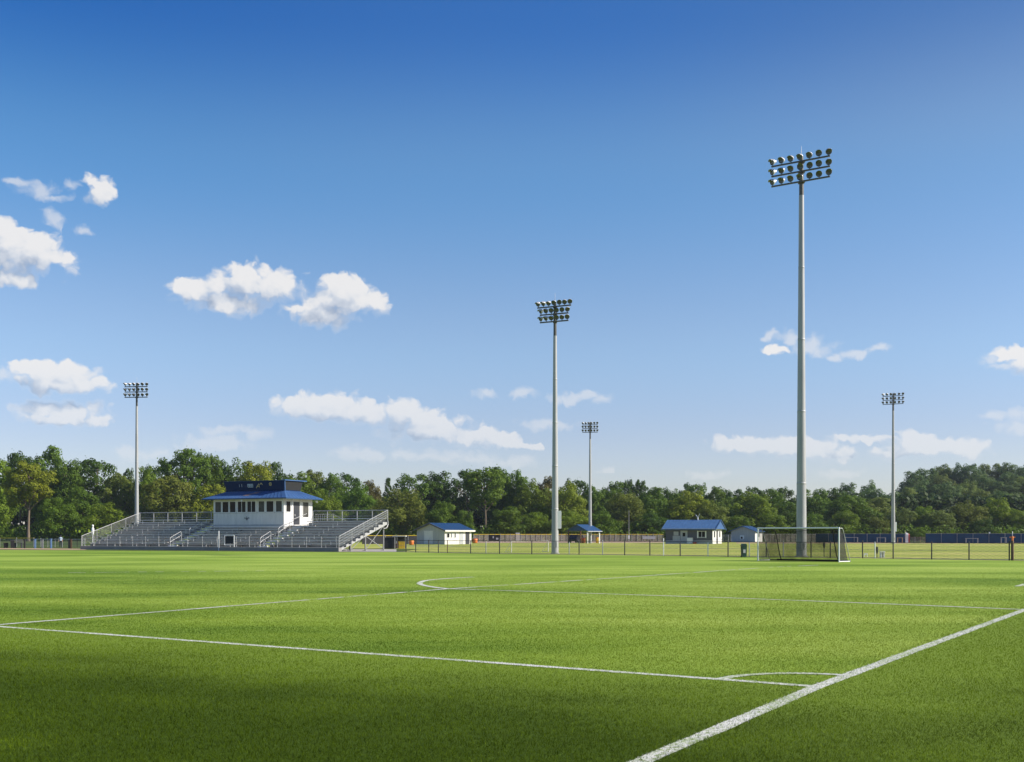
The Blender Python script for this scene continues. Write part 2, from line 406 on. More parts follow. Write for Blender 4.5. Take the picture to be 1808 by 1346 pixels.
def cloud_group():
    g = bpy.data.node_groups.new('cloud_field', 'ShaderNodeTree')
    g.interface.new_socket('Vector', in_out='INPUT', socket_type='NodeSocketVector')
    g.interface.new_socket('Field', in_out='OUTPUT', socket_type='NodeSocketFloat'); g.interface.new_socket('Veil', in_out='OUTPUT', socket_type='NodeSocketFloat')
    N, L = g.nodes, g.links
    gi, go = N.new('NodeGroupInput'), N.new('NodeGroupOutput')
    # gusts bend the outlines at three sizes
    def warp(vec, scale, amp, sx=1.0, sz=1.0):
        n = N.new('ShaderNodeTexNoise'); n.inputs['Scale'].default_value = scale; n.inputs['Detail'].default_value = 3; n.inputs['Roughness'].default_value = 0.6
        L.new(vec, n.inputs['Vector'])
        s = N.new('ShaderNodeVectorMath'); s.operation = 'SUBTRACT'; L.new(n.outputs['Color'], s.inputs[0]); s.inputs[1].default_value = (0.5,0.5,0.5)
        k = N.new('ShaderNodeVectorMath'); k.operation = 'MULTIPLY_ADD'; L.new(s.outputs[0], k.inputs[0]); k.inputs[1].default_value = (amp*sx, amp*sz, 0); L.new(vec, k.inputs[2])
        return k.outputs[0]
    p = warp(gi.outputs[0], 26.0, 0.024, 1.3, 0.7)
    p = warp(p, 80.0, 0.011)
    acc, faint = None, None
    for px, py, rx, ry, *thin in CLOUDS:
        if thin: rx, ry = rx*1.12, ry*1.12
        u = math.atan2(px-CX, FPX); v = (HOR-py)/math.hypot(px-CX, FPX)
        ru, rv = rx*1.27/FPX, ry*1.30/FPX
        a = N.new('ShaderNodeVectorMath'); a.operation = 'MULTIPLY_ADD'
        L.new(p, a.inputs[0]); a.inputs[1].default_value = (1/ru, 1/rv, 0); a.inputs[2].default_value = (-u/ru, -v/rv, 0)
        d = N.new('ShaderNodeVectorMath'); d.operation = 'LENGTH'; L.new(a.outputs[0], d.inputs[0])
        prev = faint if thin else acc
        if prev is None: new = d.outputs['Value']
        else:
            s = N.new('ShaderNodeMath'); s.operation = 'SMOOTH_MIN'; L.new(prev, s.inputs[0]); L.new(d.outputs['Value'], s.inputs[1]); s.inputs[2].default_value = 0.35
            new = s.outputs[0]
        if thin: faint = new
        else: acc = new
    n = N.new('ShaderNodeTexNoise'); n.inputs['Scale'].default_value = 70; n.inputs['Detail'].default_value = 7; n.inputs['Roughness'].default_value = 0.62
    mp = N.new('ShaderNodeMapping'); mp.inputs['Scale'].default_value = (0.8,1.2,1); L.new(gi.outputs[0], mp.inputs[0]); L.new(mp.outputs[0], n.inputs['Vector'])
    vo = N.new('ShaderNodeTexVoronoi'); vo.feature = 'F1'; vo.voronoi_dimensions = '2D'; vo.inputs['Scale'].default_value = 62; vo.inputs['Detail'].default_value = 1.6; vo.inputs['Roughness'].default_value = 0.5
    L.new(p, vo.inputs['Vector'])
    vk = N.new('ShaderNodeMath'); vk.operation = 'MULTIPLY_ADD'; L.new(vo.outputs['Distance'], vk.inputs[0]); vk.inputs[1].default_value = -0.66; vk.inputs[2].default_value = 1.66
    f = N.new('ShaderNodeMath'); f.operation = 'SUBTRACT'; L.new(vk.outputs[0], f.inputs[0]); L.new(acc, f.inputs[1])
    k = N.new('ShaderNodeMath'); k.operation = 'MULTIPLY_ADD'; L.new(n.outputs['Fac'], k.inputs[0]); k.inputs[1].default_value = 0.50; k.inputs[2].default_value = -0.25
    ad = N.new('ShaderNodeMath'); ad.operation = 'ADD'; L.new(f.outputs[0], ad.inputs[0]); L.new(k.outputs[0], ad.inputs[1])
    L.new(ad.outputs[0], go.inputs[0])
    f2 = N.new('ShaderNodeMath'); f2.operation = 'SUBTRACT'; L.new(vk.outputs[0], f2.inputs[0]); L.new(faint, f2.inputs[1])
    a2 = N.new('ShaderNodeMath'); a2.operation = 'MULTIPLY_ADD'; L.new(k.outputs[0], a2.inputs[0]); a2.inputs[1].default_value = 1.6; L.new(f2.outputs[0], a2.inputs[2])
    L.new(a2.outputs[0], go.inputs[1])
    return g

w = bpy.data.worlds.new('World'); S.world = w; w.use_nodes = True
nt = w.node_tree; N, L = nt.nodes, nt.links
bg = N['Background']
sky = N.new('ShaderNodeTexSky'); sky.sky_type = 'NISHITA'; sky.sun_disc = False
sky.sun_elevation = SUN_EL; sky.sun_rotation = SUN_AZ
sky.altitude = 200; sky.air_density = 1.0; sky.dust_density = 0.35; sky.ozone_density = 3.0
tc = N.new('ShaderNodeTexCoord'); sp = N.new('ShaderNodeSeparateXYZ'); L.new(tc.outputs['Generated'], sp.inputs[0])
az = N.new('ShaderNodeMath'); az.operation = 'ARCTAN2'; L.new(sp.outputs[0], az.inputs[0]); L.new(sp.outputs[1], az.inputs[1])
xx = N.new('ShaderNodeMath'); xx.operation = 'MULTIPLY'; L.new(sp.outputs[0], xx.inputs[0]); L.new(sp.outputs[0], xx.inputs[1])
hh = N.new('ShaderNodeMath'); hh.operation = 'MULTIPLY_ADD'; L.new(sp.outputs[1], hh.inputs[0]); L.new(sp.outputs[1], hh.inputs[1]); L.new(xx.outputs[0], hh.inputs[2])
hs = N.new('ShaderNodeMath'); hs.operation = 'SQRT'; L.new(hh.outputs[0], hs.inputs[0])
el = N.new('ShaderNodeMath'); el.operation = 'DIVIDE'; L.new(sp.outputs[2], el.inputs[0]); L.new(hs.outputs[0], el.inputs[1])
uv = N.new('ShaderNodeCombineXYZ'); L.new(az.outputs[0], uv.inputs[0]); L.new(el.outputs[0], uv.inputs[1])
grp = cloud_group()
g1 = N.new('ShaderNodeGroup'); g1.node_tree = grp; L.new(uv.outputs[0], g1.inputs[0])
of = N.new('ShaderNodeVectorMath'); of.operation = 'ADD'; L.new(uv.outputs[0], of.inputs[0]); of.inputs[1].default_value = (0.008,0.016,0)
g2 = N.new('ShaderNodeGroup'); g2.node_tree = grp; L.new(of.outputs[0], g2.inputs[0])
al = N.new('ShaderNodeMapRange'); al.interpolation_type = 'SMOOTHSTEP'; al.inputs['From Min'].default_value = 0.0; al.inputs['From Max'].default_value = 0.62
L.new(g1.outputs[0], al.inputs['Value'])
df = N.new('ShaderNodeMath'); df.operation = 'SUBTRACT'; L.new(g1.outputs[0], df.inputs[0]); L.new(g2.outputs[0], df.inputs[1])
lt = N.new('ShaderNodeMapRange'); lt.inputs['From Min'].default_value = -0.70; lt.inputs['From Max'].default_value = 1.15
L.new(df.outputs[0], lt.inputs['Value'])
wd_ = N.new('ShaderNodeMapRange'); wd_.inputs['From Min'].default_value = 0.2; wd_.inputs['From Max'].default_value = 0.8; wd_.inputs['To Min'].default_value = 0.85; wd_.inputs['To Max'].default_value = 0.60
L.new(lt.outputs[0], wd_.inputs['Value']); L.new(wd_.outputs[0], al.inputs['From Max'])
cr_ = N.new('ShaderNodeValToRGB'); e_ = cr_.color_ramp.elements; e_[0].position = 0.0; e_[0].color = (0.40,0.47,0.60,1); e_[1].position = 0.85; e_[1].color = (0.95,0.93,0.915,1)
q_ = e_.new(0.45); q_.color = (0.72,0.76,0.83,1); q_ = e_.new(0.62); q_.color = (0.88,0.88,0.89,1)
lk = N.new('ShaderNodeMapRange'); lk.inputs['From Max'].default_value = 0.5; L.new(al.outputs[0], lk.inputs['Value'])
lm = N.new('ShaderNodeMix'); L.new(lk.outputs[0], lm.inputs['Factor']); lm.inputs['A'].default_value = 0.72; L.new(lt.outputs[0], lm.inputs['B'])
L.new(lm.outputs['Result'], cr_.inputs[0])
w2_ = N.new('ShaderNodeMapRange'); w2_.inputs['From Min'].default_value = 0.2; w2_.inputs['From Max'].default_value = 0.8; w2_.inputs['To Min'].default_value = 0.0; w2_.inputs['To Max'].default_value = 0.14
L.new(lt.outputs[0], w2_.inputs['Value']); L.new(w2_.outputs[0], al.inputs['From Min'])
cc = N.new('ShaderNodeMix'); cc.data_type = 'RGBA'; cc.blend_type = 'MULTIPLY'; cc.inputs['Factor'].default_value = 1.0; cc.inputs['B'].default_value = (6.0,6.0,6.0,1); cc.clamp_result = False
L.new(cr_.outputs[0], cc.inputs['A'])
# low clouds stand behind more air: thinner contrast towards the horizon
hz = N.new('ShaderNodeMapRange'); hz.inputs['From Min'].default_value = 0.02; hz.inputs['From Max'].default_value = 0.15; hz.inputs['To Min'].default_value = 0.30; hz.inputs['To Max'].default_value = 0.91
L.new(el.outputs[0], hz.inputs['Value'])
ve = N.new('ShaderNodeMapRange'); ve.interpolation_type = 'SMOOTHSTEP'; ve.inputs['From Min'].default_value = 0.05; ve.inputs['From Max'].default_value = 1.0; ve.inputs['To Max'].default_value = 0.60
L.new(g1.outputs[1], ve.inputs['Value'])
vm = N.new('ShaderNodeMath'); vm.operation = 'MAXIMUM'; L.new(al.outputs[0], vm.inputs[0]); L.new(ve.outputs[0], vm.inputs[1])
am = N.new('ShaderNodeMath'); am.operation = 'MULTIPLY'; L.new(vm.outputs[0], am.inputs[0]); L.new(hz.outputs[0], am.inputs[1])
# clear, deep summer blue: the sky texture graded by height above the horizon and by the side away from the sun
def ramp(pts, src, lo, hi):
    m_ = N.new('ShaderNodeMapRange'); m_.inputs['From Min'].default_value = lo; m_.inputs['From Max'].default_value = hi; L.new(src, m_.inputs['Value'])
    r_ = N.new('ShaderNodeValToRGB'); r_.color_ramp.interpolation = 'EASE'; e = r_.color_ramp.elements
    while len(e) < len(pts): e.new(0.5)
    for k_, (p_, c_) in zip(e, sorted(pts, key=lambda q: q[0])): k_.position = p_; k_.color = (*c_, 1)
    L.new(m_.outputs[0], r_.inputs[0]); return r_.outputs[0]
SK = 1/1.57
def sc(*c): return tuple(min(1.0, x*SK) for x in c)
r1 = ramp([(0.0,sc(1.16,1.12,1.26)),(0.157,sc(1.32,1.19,1.34)),(0.346,sc(1.40,1.38,1.46)),(0.656,sc(0.98,1.36,1.57)),(0.956,sc(0.41,0.90,1.48)),(1.0,sc(0.38,0.86,1.45))], el.outputs[0], 0.0, 0.5)
r2 = ramp([(0.0,(0.36,0.60,0.70)),(0.5,(0.625,0.72,0.74)),(1.0,(0.92,0.73,0.63))], az.outputs[0], -0.46, 0.46)
v2 = N.new('ShaderNodeVectorMath'); v2.operation = 'MULTIPLY'; L.new(r2, v2.inputs[0]); v2.inputs[1].default_value = (1.6,1.39,1.35)
hm = N.new('ShaderNodeMapRange'); hm.interpolation_type = 'SMOOTHSTEP'; hm.inputs['From Min'].default_value = 0.19; hm.inputs['From Max'].default_value = 0.48; L.new(el.outputs[0], hm.inputs['Value'])
mz = N.new('ShaderNodeMix'); mz.data_type = 'RGBA'; L.new(hm.outputs[0], mz.inputs['Factor']); mz.inputs['A'].default_value = (1,1,1,1); L.new(v2.outputs[0], mz.inputs['B'])
v3 = N.new('ShaderNodeVectorMath'); v3.operation = 'MULTIPLY'; L.new(r1, v3.inputs[0]); L.new(mz.outputs['Result'], v3.inputs[1])
sg = N.new('ShaderNodeVectorMath'); sg.operation = 'MULTIPLY'; L.new(sky.outputs[0], sg.inputs[0]); L.new(v3.outputs[0], sg.inputs[1])
mxs = N.new('ShaderNodeMix'); mxs.data_type = 'RGBA'; L.new(am.outputs[0], mxs.inputs['Factor']); L.new(sg.outputs[0], mxs.inputs['A']); L.new(cc.outputs['Result'], mxs.inputs['B'])
L.new(mxs.outputs['Result'], bg.inputs['Color']); bg.inputs['Strength'].default_value = 0.1
# clear sky away from the cloud groups is not computed through the cloud field
bg2 = N.new('ShaderNodeBackground'); bg2.inputs['Strength'].default_value = 0.1; L.new(sg.outputs[0], bg2.inputs['Color'])
inside = None
for x0, y0, x1, y1 in ((-140,285,235,525),(285,445,720,605),(-140,615,235,770),(175,672,1085,835),(1330,568,1580,655),(1210,750,1770,855),(1700,590,1980,785)):
    ua, ub = math.atan2(x0-CX, FPX), math.atan2(x1-CX, FPX); va, vb = (HOR-y1)/math.hypot((x0+x1)/2-CX, FPX), (HOR-y0)/math.hypot((x0+x1)/2-CX, FPX)
    hu, hv_ = (ub-ua)/2, (vb-va)/2
    a = N.new('ShaderNodeVectorMath'); a.operation = 'MULTIPLY_ADD'; L.new(uv.outputs[0], a.inputs[0]); a.inputs[1].default_value = (1/hu,1/hv_,0); a.inputs[2].default_value = (-(ua+ub)/2/hu, -(va+vb)/2/hv_, 0)
    b_ = N.new('ShaderNodeVectorMath'); b_.operation = 'ABSOLUTE'; L.new(a.outputs[0], b_.inputs[0])
    c_ = N.new('ShaderNodeSeparateXYZ'); L.new(b_.outputs[0], c_.inputs[0])
    d_ = N.new('ShaderNodeMath'); d_.operation = 'MAXIMUM'; L.new(c_.outputs[0], d_.inputs[0]); L.new(c_.outputs[1], d_.inputs[1])
    if inside is None: inside = d_
    else:
        e_ = N.new('ShaderNodeMath'); e_.operation = 'MINIMUM'; L.new(inside.outputs[0], e_.inputs[0]); L.new(d_.outputs[0], e_.inputs[1]); inside = e_
lt1 = N.new('ShaderNodeMath'); lt1.operation = 'LESS_THAN'; L.new(inside.outputs[0], lt1.inputs[0]); lt1.inputs[1].default_value = 1.0
wm = N.new('ShaderNodeMixShader'); L.new(lt1.outputs[0], wm.inputs[0]); L.new(bg2.outputs[0], wm.inputs[1]); L.new(bg.outputs[0], wm.inputs[2])
L.new(wm.outputs[0], N['World Output'].inputs['Surface'])
w.cycles.sampling_method = 'MANUAL'; w.cycles.sample_map_resolution = 256

S.view_settings.view_transform = 'Standard'; S.view_settings.look = 'None'; S.view_settings.exposure = 0.65; S.view_settings.gamma = 1.0
S.cycles.max_bounces = 5; S.cycles.diffuse_bounces = 2; S.cycles.glossy_bounces = 2; S.cycles.transmission_bounces = 3; S.cycles.transparent_max_bounces = 16
S.cycles.caustics_reflective = False; S.cycles.caustics_refractive = False
S.cycles.use_denoising = True

# ------------------------------------------------------------------ ground
def smooth01(t):
    t = min(1, max(0, t)); return t*t*(3-2*t)

def hill_z(x, y):
    return 13.0*smooth01((x-85)/95)*smooth01((y-285)/110)

def sheet(name, poly, z, mt, label, cat):
    b = MB(); b.add([(p[0], p[1], z) for p in poly], [tuple(range(len(poly)))])
    o = b.build(name, mt)
    return tag(o, label, cat, None, 'structure')

b = MB(); b.add([(-880,-58,0),(880,-58,0),(880,880,0),(-880,880,0)], [(0,1,2,3)])
tag(b.build('ground', M['ground']), 'rough meadow ground under the trees and to the horizon', 'ground', None, 'structure')

# the near fence line (pixel, base row)
FENCE = [(700,975.0),(757,976),(831,977.5),(939,978.8),(1022,979.6),(1147,981.2),(1285,983.2),(1418,984.6),(1523,986),(1645,988),(1711,989),(1850,990.8)]
FP = [ground_at(a, c) for a, c in FENCE]
def fence_pt(px):
    for (a, _), (c, _), P, Q in zip(FENCE[:-1], FENCE[1:], FP[:-1], FP[1:]):
        if a <= px <= c:
            # point on segment P-Q seen at that column
            s = (px-CX)/FPX
            t = (s*P[1]-P[0])/((Q[0]-P[0])-s*(Q[1]-P[1]))
            return (P[0]+t*(Q[0]-P[0]), P[1]+t*(Q[1]-P[1]))
    return FP[-1]

bleach_front = [ground_at(-60,971.5), ground_at(150,972.5), ground_at(598,975.5)]
corner2 = np.array(ground_at(1443,1213.5)); dA2 = np.array(ground_at(1808,1078))-corner2; dA2 /= np.linalg.norm(dA2)
dB2 = np.array(ground_at(0,1107.5))-corner2; dB2 /= np.linalg.norm(dB2)
pitch = [(-120,-60),(90,-60),(90,62)] + FP[::-1] + bleach_front[::-1] + [(-120,112)]
sheet('pitch', pitch, 0.004, M['turf'], 'bright green mown grass of the football pitch', 'pitch')
# far playing field behind the fence, dry grass
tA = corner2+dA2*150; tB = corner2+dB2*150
sheet('run_off', [tuple(corner2), tuple(tB), (-119,-59), (89,-59), tuple(tA)], 0.0058, M['shadeturf'], 'run-off grass outside the painted lines, foreground shade painted into its colour', 'grass verge')
far = [(p[0]+0.25, p[1]+0.9) for p in FP] + [(105,82),(130,205),(-48,205),(-48,150),(-10,118)]
sheet('far_field', far, 0.004, M['farturf'], 'dry yellow green grass of the far field', 'field')
verge = [(p[0], p[1]) for p in FP] + [(p[0]+0.25, p[1]+0.9) for p in FP][::-1]
sheet('fence_verge', verge, 0.003, M['verge'], 'brown dirt verge along the wire fence', 'verge')
def strip(name, a, c, d, e, z, mt, label, cat):
    sheet(name, [a, c, d, e], z, mt, label, cat)
strip('warning_track', (x_at(1300,186),186),(x_at(1900,180),180),(x_at(1900,203),203),(x_at(1300,203),203), 0.008, M['sand'], 'tan dirt track in front of the blue fence', 'track')
strip('infield', (x_at(836,196),196),(x_at(1172,199),199),(x_at(1172,232),232),(x_at(836,232),232), 0.008, M['clay'], 'reddish clay infield beyond the far fence', 'infield')
strip('dirt_path', (x_at(715,145),145),(x_at(800,142),142),(x_at(800,146),146),(x_at(715,149),149), 0.008, M['concrete'], 'pale path beside the white gabled shed', 'path')
strip('dirt_apron', (x_at(-80,119),119),(x_at(150,113),113),(x_at(160,121),121),(x_at(-80,128),128), 0.005, M['sand'], 'tan dirt apron left of the bleachers', 'apron')
strip('concrete_pad', (x_at(596,101.6),101.6),(x_at(700,101),101),(x_at(700,117),117),(x_at(560,117),117), 0.008, M['concrete'], 'pale concrete pad under the end of the bleachers', 'pad')

# hill on the right
hv, hf = [], []
nx, ny = 40, 30
for j in range(ny+1):
    for i in range(nx+1):
        x = 60+i*(400/nx); y = 270+j*(300/ny); hv.append((x, y, hill_z(x, y)+0.002))
for j in range(ny):
    for i in range(nx):
        a = j*(nx+1)+i; hf.append((a, a+1, a+nx+2, a+nx+1))
b = MB(); b.add(hv, hf, True)
tag(b.build('hill', M['ground']), 'low wooded hill rising at the right', 'hill', None, 'structure')

# ------------------------------------------------------------------ painted lines
def polyline(pts):
    out = [np.array(pts[0], float)]
    for a, c in zip(pts[:-1], pts[1:]):
        a, c = np.array(a, float), np.array(c, float)
        n = max(1, int(np.linalg.norm(c-a)/0.35))
        for k in range(1, n+1): out.append(a+(c-a)*k/n)
    return np.array(out)

corner = np.array(ground_at(1443,1213.5))
near_end = np.array(ground_at(1120,1352)); dA = corner-near_end; dA /= np.linalg.norm(dA)
farA = np.array(ground_at(1808,1078)); 
B_end = np.array(ground_at(0,1107.5)); dB = B_end-corner; dB /= np.linalg.norm(dB)
def bez(a, c, d, n=12):
    return [((1-t)**2*np.array(a)+2*t*(1-t)*np.array(c)+t*t*np.array(d)) for t in np.linspace(0,1,n)]
def catmull(P, n=10):
    P = [np.array(p, float) for p in P]; P = [2*P[0]-P[1]]+P+[2*P[-1]-P[-2]]; out = []
    for i in range(1, len(P)-2):
        for t in np.linspace(0,1,n,endpoint=False):
            a, c, d, e = P[i-1], P[i], P[i+1], P[i+2]
            out.append(0.5*((2*c)+(d-a)*t+(2*a-5*c+4*d-e)*t*t+(3*c-a-3*d+e)*t**3))
    out.append(P[-2]); return out
angA = math.atan2(*(farA-corner)[::-1]); angB = math.atan2(dB[1], dB[0])
arc = [corner+1.13*np.array((math.cos(t), math.sin(t))) for t in np.linspace(angA-0.02, angB+0.02, 22)]
B_far = corner+dB*(np.linalg.norm(B_end-corner)+6)
LINES = [
 ('touchline', polyline([near_end-dA*2.5, corner, farA+(farA-corner)*0.5]), 0.158, 1.0, 'thick white line crossing the lower right corner of the pitch'),
 ('goal_line', polyline([corner, B_end, B_far]), 0.135, 1.0, 'long white line from the corner arc to the far left'),
 ('corner_arc', np.array(arc), 0.125, 1.0, 'white quarter circle painted in the corner'),
 ('sideline', polyline([ground_at(-60,1107.3), ground_at(0,1104), ground_at(400,1071.5), ground_at(790,1040.5), ground_at(1080,1021.5), ground_at(1340,1003.5)]), 0.15, 0.9, 'white line running from the left edge past the painted bend'),
 ('penalty_line', polyline([ground_at(792,1040.3), ground_at(1300,1057), ground_at(1560,1067), ground_at(1800,1077)]), 0.15, 1.0, 'thin faint line from the painted bend to the right edge'),
 ('penalty_arc', np.array(catmull([ground_at(793,1040.6), ground_at(762,1037), ground_at(741,1031.5), ground_at(752,1026), ground_at(790,1022.3), ground_at(834,1019.6)])), 0.19, 1.0, 'white bend of a painted circle at mid pitch'),
 ('side_mark', polyline([ground_at(1797,1036), ground_at(1812,1032)]), 0.2, 0.9, 'short white mark at the right edge of the pitch'),
 ('worn_line', polyline([ground_at(120,1012), ground_at(480,1008.5)]), 0.16, 0.35, 'worn faint white line on the far left grass'),
 ('goal_area_line', polyline([ground_at(1345,1003), ground_at(1445,998.5)]), 0.16, 0.4, 'worn white line just in front of the goal'),
]

def dist_to_line(P, line):
    best = np.full(len(P), 1e9)
    for a, c in zip(line[:-1], line[1:]):
        d = c-a; L2 = (d@d)+1e-12
        t = np.clip(((P-a)@d)/L2, 0, 1)
        best = np.minimum(best, np.linalg.norm(P-(a+t[:,None]*d), axis=1))
    return best

# grass blades of the near pitch, one triangle each; painted ones belong to their line
def half_width(Y): return 0.49*Y+1.2+8.5*np.clip((34-Y)/22, 0, 1)
def scatter(d10, y0, y1, pw):
    g = np.linspace(y0, y1, 4000)
    wgt = d10*(10/g)**pw*2*half_width(g)
    cdf = np.cumsum(wgt)*(g[1]-g[0]); n = int(cdf[-1])
    Y = np.interp(rng.random(n)*cdf[-1], cdf, g)
    X = (rng.random(n)*2-1)*half_width(Y)
    return np.stack([X, Y], 1)
def blades(P, hscale=1.0):
    n = len(P); Y = P[:,1]
    h = (0.014+0.015*rng.random(n))*hscale*(1+0.010*(Y-8))*np.clip(1.25-Y/62, 0.25, 1)
    wd = (0.0036+0.0022*rng.random(n))*(Y/8.5)**0.85
    a = rng.random(n)*2*PI; ln = 0.25+rng.random(n)**0.8*1.25
    lean = np.stack([np.cos(a), np.sin(a)], 1)*(h*ln)[:,None]
    c = a+PI/2+rng.normal(0,0.5,n)
    side = np.stack([np.cos(c), np.sin(c)], 1)*(wd/2)[:,None]
    V = np.zeros((n,3,3), np.float32)
    V[:,0,:2] = P-side; V[:,1,:2] = P+side; V[:,2,:2] = P+lean
    V[:,0,2] = V[:,1,2] = 0.003; V[:,2,2] = h*np.sqrt(np.clip(1-0.42*ln**2,0.12,1))
    return V.reshape(-1,3), np.arange(n*3).reshape(-1,3)

P = scatter(4300, 5.0, 64.0, 1.75)
P = P[rng.random(len(P)) < np.clip((64-P[:,1])/44, 0, 1)]
# run-off blades: made longer and coloured darker to carry foreground shade
nA = np.array([dA[1], -dA[0]]); nB = np.array([-dB[1], dB[0]])
def outside(Q):
    a = (Q-corner)@nA; c = (Q-corner)@nB
    return np.maximum(a, c)
line_of = np.full(len(P), -1)
for k, (nm, ln, wd, cov, lb) in enumerate(LINES):
    if ln[:,1].min() > 46: continue
    lo, hi = ln.min(0)-0.4, ln.max(0)+0.4
    idx = np.where((P[:,0]>lo[0])&(P[:,0]<hi[0])&(P[:,1]>lo[1])&(P[:,1]<hi[1]))[0]
    if not len(idx): continue
    d = dist_to_line(P[idx], ln)
    hit = d < wd/2*(1+rng.normal(0,0.13,len(idx)))
    wear = 0.5+0.5*np.sin(P[idx,0]*1.9+np.sin(P[idx,1]*2.7)*1.5)*np.sin(P[idx,1]*1.3+1.0)
    hit &= rng.random(len(idx)) < cov*(0.70+0.28*wear)
    line_of[idx[hit]] = k
G = P[line_of < 0]
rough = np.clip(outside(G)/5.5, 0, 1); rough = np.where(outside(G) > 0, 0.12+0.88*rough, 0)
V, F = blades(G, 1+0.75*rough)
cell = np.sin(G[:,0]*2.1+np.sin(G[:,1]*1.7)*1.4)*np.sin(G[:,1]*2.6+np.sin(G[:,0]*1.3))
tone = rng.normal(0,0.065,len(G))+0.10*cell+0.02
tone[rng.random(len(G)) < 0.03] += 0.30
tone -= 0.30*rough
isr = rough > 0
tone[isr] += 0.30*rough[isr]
g = np_mesh('grass', V, F, [M['blade'], M['shadeblade']], isr.astype(int), attr=tone)
tag(g, 'short mown grass blades of the near pitch', 'grass', None, 'stuff')

for k, (nm, ln, wd, cov, lb) in enumerate(LINES):
    t = np.gradient(ln, axis=0); t /= np.linalg.norm(t, axis=1)[:,None]
    nrm = np.stack([-t[:,1], t[:,0]], 1)
    jl = wd/2*(1+rng.normal(0,0.09,len(ln))); jr = wd/2*(1+rng.normal(0,0.09,len(ln)))
    zz = 0.0085+0.0012*k
    A = np.concatenate([ln+nrm*jl[:,None], np.full((len(ln),1), zz)], 1); Bq = np.concatenate([ln-nrm*jr[:,None], np.full((len(ln),1), zz)], 1)
    rv = np.stack([A, Bq], 1).reshape(-1,3)
    rf = [(2*i, 2*i+1, 2*i+3, 2*i+2) for i in range(len(ln)-1) if rng.random() < 0.35+0.65*cov]
    tri = []
    for q in rf: tri += [(q[0],q[1],q[2]),(q[0],q[2],q[3])]
    tri = np.array(tri); mi = np.zeros(len(tri), int)
    Pk = P[line_of == k]
    if len(Pk):
        rep = np.concatenate([Pk, Pk+rng.normal(0,0.012,Pk.shape)])
        Vb, Fb = blades(rep, 0.85)
        tri = np.concatenate([tri, Fb+len(rv)]); rv = np.concatenate([rv, Vb]); mi = np.concatenate([mi, np.ones(len(Fb), int)])
    o = np_mesh(nm, rv, tri, [M['line'], M['lineblade']], mi)
    tag(o, lb, 'painted line', None, 'structure')

